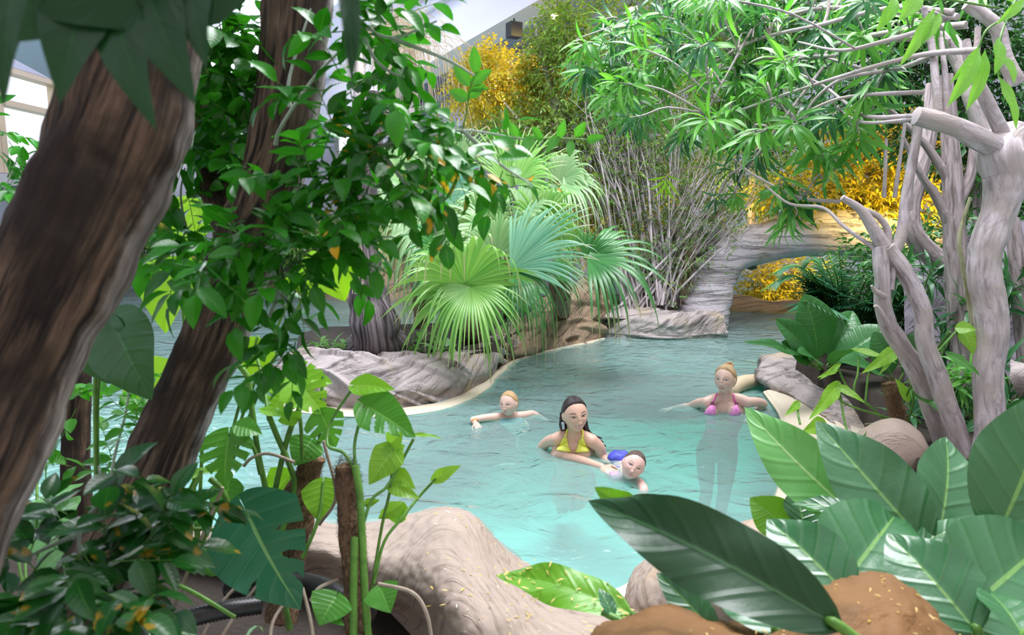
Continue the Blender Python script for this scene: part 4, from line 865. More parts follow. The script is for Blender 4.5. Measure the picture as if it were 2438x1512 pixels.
for i, (x, y, n, L, m, tm, lb) in enumerate(((850, 838, 16, .13, L_stripe, OV, 'striped leaved plant at the left foot of the dark trunk'), (925, 846, 18, .14, L_stripe, OV, 'striped leaved plant in front of the dark trunk base'), (985, 838, 26, .2, L_fern, GR, 'grassy tuft just right of the dark trunk'), (1050, 840, 18, .16, L_stripe, OV, 'striped leaved plant below the hanging palm frond'),
        (1095, 815, 16, .17, L_dark, OV, 'dark broad leaved plant beside the palm foot'), (1010, 812, 20, .2, L_fern, FE, 'fern behind the rim under the palm'), (800, 832, 24, .24, L_fern, GR, 'thin grass tuft at the left end of the rim soil'), (760, 822, 18, .18, L_fern, FE, 'fern at the left end of the island'), (1130, 790, 18, .22, L_fern, FE, 'fern against the fan palm trunk'),
        (1480, 735, 26, .25, L_fern, FE, 'fern on the low rim left of the bridge'), (1545, 728, 18, .24, L_dark, OV, 'dark heart leaved plant beside the bridge leg'), (1610, 720, 26, .3, L_dark, FE, 'dark fern at the foot of the bridge'), (1440, 720, 24, .3, L_dark, FE, 'dark fern behind the brown rock face'), (1240, 740, 22, .3, L_dark, FE, 'dark fern under the middle palms'), (1660, 690, 26, .34, L_dark, GR, 'dark grass tuft on the left flank of the bridge'))):
    clump(['striped_plant', 'striped_plant', 'grass_tuft', 'striped_plant', 'leafy_plant', 'fern', 'grass_tuft', 'fern', 'fern', 'fern', 'leafy_plant', 'fern', 'fern', 'fern', 'grass_tuft'][i], lb, W(x, y, .28), n, L, m, tm, stem=.05 if tm is OV else 0)
# dry hanging straw beside the bridge
t = MB()
for i in range(34): x = 1632+rng.normal()*13; tube(t, [P(1642+rng.normal()*14, 560+rng.normal()*14, 8.9), P(x, 640, 8.9+rng.normal()*.05), P(x+rng.normal()*16, 690+rng.random()*40, 8.9)], [.004, .005, .002], 3, per=7, cap=False)
tag(t.build('dry_straw', barkmat('straw', (.16, .11, .06), (.42, .33, .2), None, 10, 10, .2)), 'bundle of dry straw hanging from the shrub beside the bridge', 'straw', kind='stuff')
# rock bank far left beyond the water, with planting
mb = MB()
bank(mb, [(60,662),(200,664),(320,666),(420,672),(560,690),(700,705),(820,714),(960,716),(1100,716)],
     [([(60,625),(200,615),(320,610),(420,612),(560,615),(700,620),(820,625),(960,610),(1100,625)], .8), ([(60,632),(200,622),(320,618),(420,620),(560,622),(700,630),(820,632),(960,620),(1100,632)], .4), ([(60,650),(200,645),(320,645),(420,650),(560,662),(700,675),(820,680),(960,680),(1100,682)], .1)], nu=90, nv=26, amp=.10, nsc=1.3, seed=8, fine=.03)
tag(mb.build('rock_bank', M_face), 'brown rock bank across the water far behind the dark trunk', 'rock')
for i, (x, lb) in enumerate(((150, 'far leafy bush at the left beyond the pool, under the window'), (330, 'far leafy bush between the two leaning trunks'), (640, 'far dark bush behind the middle leaning trunk'), (770, 'far bush right of the middle leaning trunk'), (930, 'far bush behind the bare pale tree'))):
    t = thing('bush', lb, 'bush', tuple(P(x, 630, 13.2))); lf, wd = MB(), MB(); crown(lf, wd, x, 575+rng.normal()*10, 13.2, 95, 52, .8, 360, .28, 6, .13, SM, shell=.2); wd.build('twigs', B_twig, t); lf.build('foliage', L_fig if i != 2 else L_dark, t)

# right bank: feather palm, broad leaved plants, vines
L_feather = leafmat('feather_palm_leaf', (.02, .12, .06), (.06, .22, .10), .3, .25)
L_nest = leafmat('nest_leaf', (.03, .15, .04), (.06, .22, .06), .3, .25, (.10, .28, .08), 12, .14)
def feather(mb, base, tip, rise, n=26, Lf=.28):
    base = np.asarray(base); tip = np.asarray(tip); mid = (base+tip)/2+np.array([0, 0, rise]); q = crom([base, mid, tip], n*2); t = np.gradient(q, axis=0)
    i = np.arange(n//3, n*2-2, 2); s_ = unit(np.cross(t[i], [0, 0, 1.])); k = (i/(2*n)); L = Lf*np.sin(np.clip(k*1.15, 0, 1)*math.pi*.9+.25)
    for sg in (-1, 1): scatter(mb, GR[0] if False else STF, q[i], unit(unit(t[i])*.75+s_*sg*.9+np.array([0, 0, -.15])), np.tile([0, 0, 1.], (len(i), 1)), L)
    return q
STF = leaf_tmpl(lance, .10, 4, 1, .6, .3)
t = thing('feather_palm', 'dark blue green feather palm in front of the bridge arch', 'palm', tuple(P(2010, 800, 6.2)))
for i in range(24):
    a = rng.uniform(-1, 1); x = 2005+a*120+rng.normal()*15; y = 600+abs(a)*60+rng.uniform(-40, 90)
    fm = MB(); q = feather(fm, P(2010+a*18, 800, 6.2), P(x, y, 6.0+rng.normal()*.25), .10, 22, .34); tube(fm, q[::4], .006, 5, per=24, mat=1); fm.build('frond', [L_feather, B_stem], t)
for (x, y) in ((1820, 660), (1800, 700), (1900, 640)):
    fm = MB(); q = feather(fm, P(1990, 800, 6.2), P(x, y, 6.3), .35, 26, .3); tube(fm, q[::4], .006, 5, per=24, mat=1); fm.build('frond', [L_feather, B_stem], t)
def leafplant(name, label, base, leaves, m, prof, cat='plant', nv=12, quilt=.008, pet=True, fold=.2, pr=.006, lmat=None):
    t = thing(name, label, cat, tuple(base))
    for lf_ in leaves:
        (x0, y0, d0), (x1, y1, d1), w, nr = lf_[:4]; mm = lf_[4] if len(lf_) > 4 and lf_[4] else m
        kw = lf_[5] if len(lf_) > 5 else {}
        a, b = P(x0, y0, d0), P(x1, y1, d1); mb = MB(); k = dict(prof=prof, fold=fold, quilt=quilt, nveins=nv, sag=.06); k.update(kw)
        bigleaf(mb, a, b, m_at(w, (d0+d1)/2), np.asarray(nr, float), **k); o = mb.build('leaf', mm, t)
        if pet:
            mb = MB(); mid = (np.asarray(base)+a)/2; mid = mid+unit(a-b)*.04; tube(mb, [np.asarray(base), mid, a, a+(b-a)*.06], [pr*1.3, pr*1.1, pr, pr*.6], 7, per=14); mb.build('petiole', B_stem, o)
    return t
CAMN = (0, -1, .45)
leafplant('nest_plant', 'dark green plant with wide ribbed upright leaves beside the feather palm', P(1960, 880, 5.5), [
    ((1948, 855, 5.5), (1915, 700, 5.4), 108, CAMN), ((1935, 860, 5.4), (1845, 760, 5.2), 72, (.2, -1, .5)), ((1930, 865, 5.35), (1770, 815, 5.0), 40, (.1, -.5, 1)), ((1925, 868, 5.3), (1860, 815, 5.2), 60, (.1, -.8, .8)), ((1975, 860, 5.6), (2030, 740, 5.7), 80, (-.2, -1, .4)),
    ((1990, 865, 5.5), (2120, 780, 5.4), 90, (0, -.6, 1)), ((1980, 870, 5.4), (2040, 830, 5.1), 70, (0, -.4, 1)), ((1950, 870, 5.35), (1900, 840, 5.1), 56, (0, -.6, 1))], L_nest, paddle, nv=11, quilt=.022)
leafplant('nest_plant', 'dark broad leaved plant low behind the two slanting trunks', P(2130, 930, 5.0), [((2110, 900, 5.0), (2000, 860, 4.8), 70, (0, -.5, 1)), ((2120, 890, 5.0), (2080, 790, 5.0), 80, CAMN), ((2150, 890, 5.0), (2200, 790, 5.1), 80, CAMN), ((2160, 910, 4.9), (2260, 870, 4.7), 60, (0, -.5, 1)), ((2140, 915, 4.8), (2160, 990, 4.4), 60, (0, -.5, 1))], L_nest, paddle, nv=11, quilt=.02)
# hanging strap leaves behind
for i, (x, y, d, lb) in enumerate(((2200, 640, 4.8, 'dark strap leaved plant between the forked tree and the thick trunk'), (2250, 760, 4.6, 'dark strap leaved shoot low between the trunks'), (2420, 880, 4.2, 'strap leaved shoot at the right edge'), (2340, 1010, 3.9, 'strap leaved shoot at the foot of the thick trunk'), (2400, 660, 4.4, 'strap leaved shoot right of the thick trunk'), (2270, 880, 4.2, 'strap leaved shoot left of the thick trunk'), (2230, 1000, 4.0, 'strap leaved shoot between the slanting trunk feet'))):
    t = thing('strap_leaf_plant', lb, 'plant', tuple(P(x, y, d))); lf, sm = MB(), MB(); c = P(x, y, d)
    for k in range(4):
        q = c+rng.normal(size=3)*[.1, .1, .06]; rosette(lf, q, (rng.normal()*.5, -.4, .6), 14, .26); tube(sm, [c-(0, 0, .25), (c+q)/2-(0, 0, .08), q], .006, 5)
    sm.build('stems', B_stem, t); lf.build('foliage', L_strapd if i != 5 else L_strap, t)
# rock behind the right trunks
mb = MB(); loft(mb, [[P(x, y, 5.6) for x, y in ((2150, 640), (2300, 560), (2450, 520), (2650, 500))], [P(x, y, 5.3) for x, y in ((2150, 760), (2300, 720), (2450, 700), (2650, 690))], [P(x, y, 5.0) for x, y in ((2150, 900), (2300, 900), (2450, 900), (2650, 900))], [P(x, y, 4.7) for x, y in ((2150, 1040), (2300, 1040), (2450, 1040), (2650, 1040))]], nu=50, nv=40, amp=.12, nsc=1.6, seed=9, fine=.03)
tag(mb.build('rock_wall', rockmat('dark_rock', (.16, .14, .17), (.09, .08, .1), (.02, .02, .02), (2, 5), .4, .5, .8)), 'dark rock wall behind the thick pale trunk at the right edge', 'rock')
mb = MB(); loft(mb, [[P(x, y, 4.0) for x, y in ((2410, 850), (2440, 860), (2490, 850))], [P(x, y, 3.8) for x, y in ((2405, 900), (2440, 890), (2490, 890))], [P(x, y, 3.9) for x, y in ((2430, 960), (2450, 960), (2490, 960))]], nu=20, nv=16, amp=.04, nsc=6); tag(mb.build('boulder', M_rim), 'pale grey stone at the right edge beside the thick trunk', 'rock')
# coir moss poles
B_coir = barkmat('coir_fibre', (.07, .04, .02), (.40, .26, .15), (.20, .12, .07), 110, 60, 1.0, .95, .02)
def coir_pole(label, pts, r, seed=0):
    t = thing('coir_pole', label, 'plant pole', tuple(pts[0])); mb = MB(); tube(mb, pts, r, 26, per=60, amp=.14, nsc=18, seed=seed); mb.build('pole', B_coir, t)
    mb = MB(); q = crom(pts, 60)
    n = 1600; i = rng.integers(0, 60, n); rr = np.interp(i, np.linspace(0, 59, len(r)), r) if not np.isscalar(r) else r
    o = rdir(n); o = unit(o); a = q[i]+o*np.reshape(rr, (-1, 1))*.95; d = unit(np.cross(o, rdir(n)))*.024+o*.004; sticks(mb, a, a+d, .0006, .0003); mb.build('fibres', B_coir, t)
coir_pole('coir wrapped pole standing in the vines near the right rock rim', pp((2150, 1060, 4.0), (2140, 1000, 3.95), (2125, 940, 3.9), (2118, 912, 3.9)), [.038, .045, .046, .042])
L_pothos = leafmat('pothos_leaf', (.18, .44, .04), (.30, .55, .06), .35, .45, (.4, .62, .15), 7, .1)
L_pothosd = leafmat('green_pothos_leaf', (.06, .25, .05), (.10, .32, .06), .35, .4, (.2, .45, .12), 7, .1)
def stalks(par, name, lines, r, m=None):
    for l in lines: mb = MB(); tube(mb, pp(*l), r, 7); mb.build(name, m or B_stem, par)
t = leafplant('climbing_plant', 'light green arrow leaved vine climbing the coir pole near the right rock rim', P(2140, 1040, 3.9), [
    ((1990, 880, 3.8), (1945, 900, 3.7), 16, CAMN), ((1995, 870, 3.8), (1950, 905, 3.75), 14, CAMN), ((2040, 835, 3.9), (2135, 865, 3.8), 24, (0, -.6, 1)), ((2130, 835, 3.9), (2050, 890, 3.7), 36, CAMN), ((2130, 838, 3.9), (2090, 895, 3.75), 16, CAMN),
    ((1990, 920, 3.8), (1925, 1000, 3.6), 38, CAMN), ((1995, 920, 3.8), (2060, 960, 3.7), 22, CAMN), ((1960, 1010, 3.6), (1908, 1030, 3.5), 46, CAMN), ((1900, 960, 3.7), (1868, 990, 3.6), 20, CAMN), ((2160, 860, 3.8), (2210, 895, 3.7), 18, CAMN, L_pothosd), ((2185, 930, 3.7), (2245, 985, 3.55), 48, CAMN, L_pothosd),
    ((2280, 780, 3.4), (2325, 785, 3.35), 34, CAMN), ((2290, 785, 3.42), (2318, 845, 3.4), 46, CAMN), ((2262, 845, 3.4), (2335, 895, 3.35), 24, CAMN, L_pothosd), ((2080, 1020, 3.7), (2042, 1060, 3.5), 34, CAMN, L_pothosd), ((2160, 950, 3.8), (2130, 900, 3.8), 26, CAMN)], L_pothos, heart, nv=6, quilt=.0, pet=False)
stalks(t, 'stalk', [((2140, 1040, 3.9), (2080, 975, 3.85), (2020, 925, 3.8), (1995, 875, 3.8)), ((2080, 975, 3.85), (2035, 935, 3.82), (2042, 890, 3.85), (2045, 850, 3.9)), ((2060, 960, 3.85), (2065, 910, 3.87), (2070, 880, 3.88)), ((2130, 1000, 3.85), (2010, 960, 3.78), (1990, 920, 3.8)), ((2000, 940, 3.8), (2015, 1020, 3.7), (2040, 1050, 3.6)), ((2150, 960, 3.85), (2180, 900, 3.7), (2262, 790, 3.42)), ((2160, 1010, 3.9), (2175, 950, 3.8), (2165, 900, 3.8)), ((2235, 835, 3.4), (2280, 785, 3.4)), ((1905, 1010, 3.6), (1900, 985, 3.65), (1900, 960, 3.7))], .006)
stalks(t, 'root', [((2145, 1050, 3.9), (2100, 1080, 3.8), (2095, 1120, 3.7)), ((2150, 1050, 3.9), (2130, 1110, 3.8), (2170, 1140, 3.7)), ((2140, 1060, 3.9), (2180, 1090, 3.8), (2190, 1150, 3.7)), ((2060, 1010, 3.8), (2110, 1010, 3.85), (2150, 1040, 3.9))], .005, B_twig)
# ================================================================== foreground left
def trunk_thing(name, label, pts, rad, m, seed, nseg=36, amp=.13, nsc=6, per=120):
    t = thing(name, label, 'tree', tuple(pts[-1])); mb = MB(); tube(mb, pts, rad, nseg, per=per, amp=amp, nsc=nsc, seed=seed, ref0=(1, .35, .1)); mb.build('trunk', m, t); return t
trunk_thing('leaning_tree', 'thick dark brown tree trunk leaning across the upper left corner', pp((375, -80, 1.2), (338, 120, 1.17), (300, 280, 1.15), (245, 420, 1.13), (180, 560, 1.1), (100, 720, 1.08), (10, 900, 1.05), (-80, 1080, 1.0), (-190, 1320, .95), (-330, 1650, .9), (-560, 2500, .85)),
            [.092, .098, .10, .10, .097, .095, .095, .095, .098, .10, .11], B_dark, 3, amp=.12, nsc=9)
t2 = trunk_thing('leaning_tree', 'second brown trunk with a painted lit edge, leaning from bottom left to top centre', pp((715, -60, 1.75), (710, 0, 1.75), (690, 200, 1.75), (665, 350, 1.75), (636, 450, 1.75), (608, 540, 1.75), (545, 700, 1.74), (510, 800, 1.73), (465, 900, 1.72), (420, 1000, 1.7), (378, 1100, 1.7), (330, 1200, 1.7), (270, 1300, 1.7), (200, 1430, 1.68), (110, 1620, 1.65), (0, 1950, 1.6)),
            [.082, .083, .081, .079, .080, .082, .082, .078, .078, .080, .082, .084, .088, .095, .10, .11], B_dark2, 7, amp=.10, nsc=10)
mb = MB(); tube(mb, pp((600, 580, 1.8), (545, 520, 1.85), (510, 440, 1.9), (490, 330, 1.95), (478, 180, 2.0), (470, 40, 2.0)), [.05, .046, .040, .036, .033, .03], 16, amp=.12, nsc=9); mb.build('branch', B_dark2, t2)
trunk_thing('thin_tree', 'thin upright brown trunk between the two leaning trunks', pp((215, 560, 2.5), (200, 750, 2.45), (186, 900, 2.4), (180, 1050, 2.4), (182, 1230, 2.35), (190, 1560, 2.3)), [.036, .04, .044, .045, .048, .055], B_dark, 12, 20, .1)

# small glossy leaved trees
def glossy(label, branches, crowns, m, size, L, nl=6, name='glossy_tree', sp=.9, droop=.25):
    t = thing(name, label, 'tree', tuple(P(*branches[0][0]))); lf, wd, br = MB(), MB(), MB()
    for b in branches: tube(br, pp(*b), list(np.linspace(.0052, .0022, len(b))), 7, amp=.1, nsc=30)
    for (x, y, d, rx, ry, n) in crowns: crown(lf, wd, x, y, d, rx, ry, .16, n, L, nl, size, OV, out=.45, shell=.1, droop=droop, spread=sp, wr=.0016)
    br.build('branch', B_twig if False else barkmat('pale_green_bark', (.22, .30, .22), (.42, .50, .42), None, 20, 8, .3), t); wd.build('twigs', B_stem, t); lf.build('foliage', m, t); return t
glossy('glossy dark green leafed tree whose twigs cross the middle leaning trunk', [((640, 760, 1.6), (660, 690, 1.6), (640, 590, 1.58), (690, 530, 1.57), (790, 430, 1.55), (850, 380, 1.55), (960, 330, 1.6)), ((655, 345, 1.62), (670, 300, 1.6), (740, 195, 1.6), (800, 130, 1.6), (880, 60, 1.6)), ((690, 255, 1.6), (690, 180, 1.6), (740, 20, 1.6)), ((640, 590, 1.58), (560, 620, 1.55), (480, 600, 1.5)), ((660, 690, 1.6), (720, 760, 1.58), (760, 800, 1.58))],
    [(740, 440, 1.5, 100, 70, 16), (690, 600, 1.5, 130, 60, 24), (560, 660, 1.45, 60, 100, 13), (715, 800, 1.55, 45, 55, 9), (620, 560, 1.48, 80, 30, 8), (810, 560, 1.55, 40, 60, 6)], L_glossy, .068, .12)
glossy('leafy branches painted with yellow spots and lamplight reaching over the palms towards the right', [((820, 400, 1.55), (900, 350, 1.5), (1000, 330, 1.5), (1100, 310, 1.55), (1240, 330, 1.6)), ((900, 350, 1.5), (960, 430, 1.48), (1010, 480, 1.48), (1040, 560, 1.48)), ((1100, 310, 1.55), (1190, 390, 1.6), (1250, 430, 1.6))],
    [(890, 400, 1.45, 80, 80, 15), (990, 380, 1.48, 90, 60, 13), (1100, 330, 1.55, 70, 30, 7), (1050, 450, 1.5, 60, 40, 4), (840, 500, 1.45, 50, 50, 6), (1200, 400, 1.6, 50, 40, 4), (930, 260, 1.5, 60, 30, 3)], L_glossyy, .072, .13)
glossy('leafy twigs hanging from above, left of the roof beam', [((800, -60, 1.5), (850, 40, 1.5), (930, 90, 1.5), (1040, 50, 1.5)), ((850, 40, 1.5), (900, 150, 1.5), (1000, 200, 1.5)), ((930, 90, 1.5), (1060, 140, 1.5), (1130, 180, 1.5))],
    [(830, 60, 1.5, 50, 50, 8), (890, 80, 1.5, 60, 50, 7), (820, 190, 1.5, 40, 80, 8), (930, 40, 1.5, 40, 30, 3), (790, 300, 1.5, 50, 50, 7)], L_glossy, .070, .12)
Lsp = leafmat('sprig_leaf', (.04, .26, .02), (.10, .40, .03), .3, .4, (.16, .46, .07), 8, .1)
t = thing('leaf_sprig', 'single upright sprig of round leaves in front of the golden fig tree', 'plant', tuple(P(1110, 330, 1.55)))
for (a, b, w) in (((1133, 175), (1128, 108), 30), ((1118, 205), (1080, 152), 34), ((1120, 200), (1172, 165), 30), ((1115, 238), (1068, 215), 34), ((1115, 232), (1155, 200), 30), ((1118, 215), (1168, 210), 14)):
    mb = MB(); bigleaf(mb, P(*a, 1.55), P(*b, 1.54), m_at(w, 1.55), (.1, -1, .3), ovate, fold=.2, nl=10, nw=3); mb.build('leaf', Lsp, t)
mb = MB(); tube(mb, pp((1095, 330, 1.55), (1110, 270, 1.55), (1120, 210, 1.55), (1133, 172, 1.55)), .002, 6); mb.build('stem', B_stem, t)
t = thing('leaf_sprig', 'bright leaf spray pointing right in front of the grey shrub', 'plant', tuple(P(1240, 330, 1.6)))
for (a, b, w) in (((1330, 330), (1345, 285), 22), ((1370, 325), (1395, 290), 24), ((1395, 335), (1440, 325), 24), ((1360, 335), (1355, 375), 22), ((1330, 320), (1300, 365), 24), ((1270, 325), (1240, 360), 28), ((1290, 335), (1265, 300), 24), ((1230, 330), (1215, 290), 22)):
    mb = MB(); bigleaf(mb, P(*a, 1.6), P(*b, 1.58), m_at(w, 1.6), (.1, -1, .3), ovate, fold=.2, nl=10, nw=3); mb.build('leaf', Lsp, t)
mb = MB(); tube(mb, pp((1200, 330, 1.6), (1290, 330, 1.6), (1350, 330, 1.6), (1400, 333, 1.6)), .002, 6); mb.build('stem', B_stem, t)
glossy('dark leafy tree between the first two leaning trunks at the top', [((560, 420, 1.9), (540, 250, 1.9), (530, 100, 1.9), (560, -40, 1.9))], [(545, 60, 1.85, 70, 90, 36), (540, 220, 1.85, 60, 90, 40), (600, 330, 1.85, 50, 60, 14), (500, 330, 1.9, 50, 60, 14)], L_glossy, .085, .16, 5)
glossy('glossy dark leaves behind the first leaning trunk, above the lime leaves', [((500, 640, 1.9), (450, 560, 1.85), (430, 470, 1.85), (440, 400, 1.85))], [(425, 480, 1.85, 50, 50, 9), (400, 620, 1.8, 40, 25, 4), (450, 590, 1.8, 40, 40, 6)], L_glossy, .09, .13, 5)
glossy('leafy shrub at the left edge below the window', [((-40, 600, 2.4), (0, 480, 2.4), (40, 380, 2.4))], [(15, 450, 2.4, 50, 45, 12), (-20, 320, 2.4, 25, 70, 6)], L_glossy, .07, .14, 5)
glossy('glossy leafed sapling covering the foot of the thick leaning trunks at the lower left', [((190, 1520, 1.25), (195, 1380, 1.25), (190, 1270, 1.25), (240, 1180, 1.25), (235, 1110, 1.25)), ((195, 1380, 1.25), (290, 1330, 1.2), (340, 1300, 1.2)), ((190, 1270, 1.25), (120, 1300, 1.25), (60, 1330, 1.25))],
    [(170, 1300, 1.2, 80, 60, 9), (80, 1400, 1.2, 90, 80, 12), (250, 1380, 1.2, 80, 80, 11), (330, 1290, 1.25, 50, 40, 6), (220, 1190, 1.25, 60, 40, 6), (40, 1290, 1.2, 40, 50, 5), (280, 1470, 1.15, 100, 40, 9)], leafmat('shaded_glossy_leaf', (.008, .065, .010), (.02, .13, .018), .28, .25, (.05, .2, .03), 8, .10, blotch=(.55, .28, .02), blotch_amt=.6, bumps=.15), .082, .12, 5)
glossy('brighter green sapling against the pool beside the thin upright trunk', [((250, 1260, 1.9), (270, 1100, 1.9), (300, 980, 1.9), (310, 900, 1.9))], [(230, 950, 1.9, 60, 30, 7), (310, 1010, 1.9, 30, 50, 7), (270, 1120, 1.9, 30, 50, 5)], Lsp, .075, .13, 5)
# big blurred leaves hanging at the top left
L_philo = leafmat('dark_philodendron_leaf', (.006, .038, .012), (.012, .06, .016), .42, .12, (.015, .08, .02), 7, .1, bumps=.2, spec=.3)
t = thing('climbing_plant', 'large dark blurred leaves hanging over the thick trunk at the top left corner', 'plant', tuple(P(300, -200, .72)))
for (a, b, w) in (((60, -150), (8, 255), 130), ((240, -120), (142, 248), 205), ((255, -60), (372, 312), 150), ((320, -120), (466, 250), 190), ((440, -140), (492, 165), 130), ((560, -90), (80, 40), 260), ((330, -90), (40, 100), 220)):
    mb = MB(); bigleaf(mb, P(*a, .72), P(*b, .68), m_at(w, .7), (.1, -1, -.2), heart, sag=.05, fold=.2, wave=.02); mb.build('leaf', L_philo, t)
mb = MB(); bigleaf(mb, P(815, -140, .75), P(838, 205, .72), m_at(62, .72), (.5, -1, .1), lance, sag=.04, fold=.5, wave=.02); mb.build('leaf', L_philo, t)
mb = MB(); tube(mb, pp((-60, -220, .74), (300, -160, .74), (800, -180, .76), (830, -120, .75)), .006, 8); mb.build('stem', B_stem, t)
# lime leaves lit from behind
L_lime = leafmat('backlit_taro_leaf', (.30, .62, .02), (.36, .68, .03), .4, .55, (.45, .75, .10), 7, .08)
leafplant('taro_plant', 'large lime green round taro leaves glowing between the leaning trunks', P(470, 1330, 2.3), [
    ((478, 488, 2.3), (415, 612, 2.25), 165, (-.2, -1, .2)), ((425, 612, 2.3), (395, 795, 2.2), 170, (-.15, -1, .25)), ((775, 600, 2.4), (822, 718, 2.35), 150, (.1, -1, .2)), ((610, 815, 2.3), (585, 900, 2.28), 120, (0, -1, .4)), ((345, 880, 2.4), (420, 1010, 2.3), 140, (0, -1, .3)), ((720, 640, 2.4), (740, 710, 2.38), 90, (0, -1, .2))], L_lime, heart, quilt=.003, pr=.005)
leafplant('philodendron', 'dark broad leaves just right of the thick leaning trunk above the water', P(230, 1150, 1.75), [((262, 735, 1.7), (362, 952, 1.6), 170, (.1, -1, .2)), ((235, 750, 1.7), (262, 915, 1.65), 150, (-.1, -1, .3))], leafmat('broad_dark_leaf', (.015, .10, .02), (.03, .15, .025), .3, .25, (.05, .2, .05), 7, .1), ovate, pr=.005)
leafplant('broad_leaf_plant', 'light green plant with wide flat leaves behind the thick trunk at lower left', P(120, 1480, 1.9), [((60, 1330, 2.0), (190, 1180, 2.3), 110, (0, -.5, 1)), ((40, 1260, 2.0), (200, 1150, 2.3), 70, (0, -.6, 1)), ((90, 1370, 1.9), (230, 1260, 2.0), 90, (0, -.6, 1)), ((90, 1100, 2.2), (118, 1050, 2.2), 46, CAMN)], leafmat('flat_green_leaf', (.10, .32, .10), (.18, .42, .14), .35, .3, (.25, .5, .2), 9, .1), ovate, nv=9, pr=.004)

# monstera and its poles
L_mon = leafmat('monstera_leaf', (.022, .15, .075), (.03, .17, .08), .3, .2, (.20, .42, .14), 7, .10)
L_mong = leafmat('green_monstera_leaf', (.06, .26, .03), (.10, .33, .04), .33, .4, (.2, .48, .10), 7, .1)
L_monl = leafmat('lime_monstera_leaf', (.20, .52, .03), (.28, .60, .05), .35, .5, (.4, .7, .12), 7, .1)
RC = [(-1, .28, .36, .35), (-1, .48, .57, .25), (-1, .68, .75, .4), (1, .55, .62, .5)]
BC = [(-1, .20, .28, .3), (-1, .40, .49, .25), (-1, .62, .70, .3), (1, .20, .28, .3), (1, .42, .50, .3), (1, .64, .71, .35)]
big = dict(lobes=RC, quilt=.004, nl=120, nw=32, fold=.12); cut = dict(lobes=BC, quilt=.004, nl=80, nw=22)
leafplant('monstera', 'monstera with a huge blue green split leaf in front of the pool', P(690, 1500, 2.0), [
    ((585, 1214, 1.9), (716, 1452, 1.8), 262, (-.1, -1, .5), L_mon, big),
    ((705, 905, 2.15), (775, 990, 2.1), 120, (.1, -.8, .6), L_monl, cut), ((700, 925, 2.2), (632, 990, 2.15), 110, (-.1, -.9, .5), L_monl, cut), ((690, 900, 2.2), (792, 912, 2.2), 90, (0, -.8, .7), L_monl, cut),
    ((545, 1035, 2.0), (535, 1158, 1.95), 140, (0, -1, .4), L_mong, cut), ((765, 985, 2.1), (800, 1065, 2.1), 100, (.1, -1, .3), L_mong, cut), ((565, 1015, 2.0), (625, 1035, 2.0), 60, (0, -.7, 1), L_mong),
    ((740, 1050, 2.15), (700, 1110, 2.1), 90, (0, -1, .2), L_mong), ((770, 1150, 2.1), (765, 1248, 2.05), 100, (0, -1, .2), L_monl), ((545, 1150, 2.1), (535, 1240, 2.05), 90, (0, -1, .2), L_mong), ((625, 978, 2.1), (692, 998, 2.1), 34, (0, -.4, 1), L_monl),
    ((480, 1210, 2.0), (430, 1250, 1.95), 70, (0, -1, .3), L_mong), ((510, 1350, 1.9), (395, 1330, 1.8), 90, (0, -.6, 1), L_mong), ((690, 1130, 2.2), (640, 1190, 2.2), 90, CAMN, L_monl), ((560, 1290, 1.9), (500, 1330, 1.85), 80, CAMN, L_mong), ((445, 1140, 2.1), (530, 1120, 2.05), 40, (0, -.4, 1), L_monl),
    ((960, 1230, 2.0), (905, 1215, 1.95), 40, CAMN, L_monl), ((800, 1420, 1.75), (760, 1490, 1.7), 110, (0, -.8, .6), L_mong), ((905, 1400, 1.8), (930, 1460, 1.75), 90, (0, -.8, .6), L_mong), ((770, 1460, 1.75), (820, 1490, 1.7), 40, (0, -.6, 1), L_mong)], L_mong, heart, quilt=.004, nv=7, pet=False)
t = bpy.data.objects['monstera']
stalks(t, 'stem', [((690, 1500, 2.0), (660, 1330, 2.05), (640, 1200, 2.1), (615, 1080, 2.1), (598, 960, 2.1), (590, 900, 2.1), (570, 870, 2.1)), ((670, 1340, 2.05), (650, 1220, 2.1), (670, 1100, 2.1), (700, 1000, 2.12), (745, 920, 2.15)), ((660, 1300, 2.05), (700, 1170, 2.1), (690, 1110, 2.1), (660, 1040, 2.1), (640, 990, 2.1)), ((590, 1400, 1.95), (560, 1250, 2.0), (530, 1170, 2.0), (500, 1140, 2.0))], [.011]*1 if False else .009)
stalks(t, 'stalk', [((640, 1000, 2.1), (625, 900, 2.2), (605, 830, 2.3)), ((720, 1090, 2.1), (715, 1000, 2.1), (700, 930, 2.15)), ((760, 1060, 2.15), (765, 960, 2.15), (770, 890, 2.18)), ((660, 1330, 2.05), (600, 1260, 2.0), (585, 1214, 1.9)), ((620, 1130, 2.05), (600, 1060, 2.05), (545, 1035, 2.0)), ((430, 1260, 1.9), (480, 1260, 1.95), (560, 1270, 1.95), (560, 1300, 1.95), (520, 1320, 1.95)), ((480, 1340, 1.9), (440, 1230, 2.0), (480, 1120, 2.05)), ((720, 1330, 2.0), (760, 1230, 2.05), (770, 1150, 2.1)), ((390, 1380, 1.8), (460, 1410, 1.8), (560, 1470, 1.8)), ((380, 1330, 2.0), (420, 1230, 2.05), (470, 1130, 2.1))], .006)
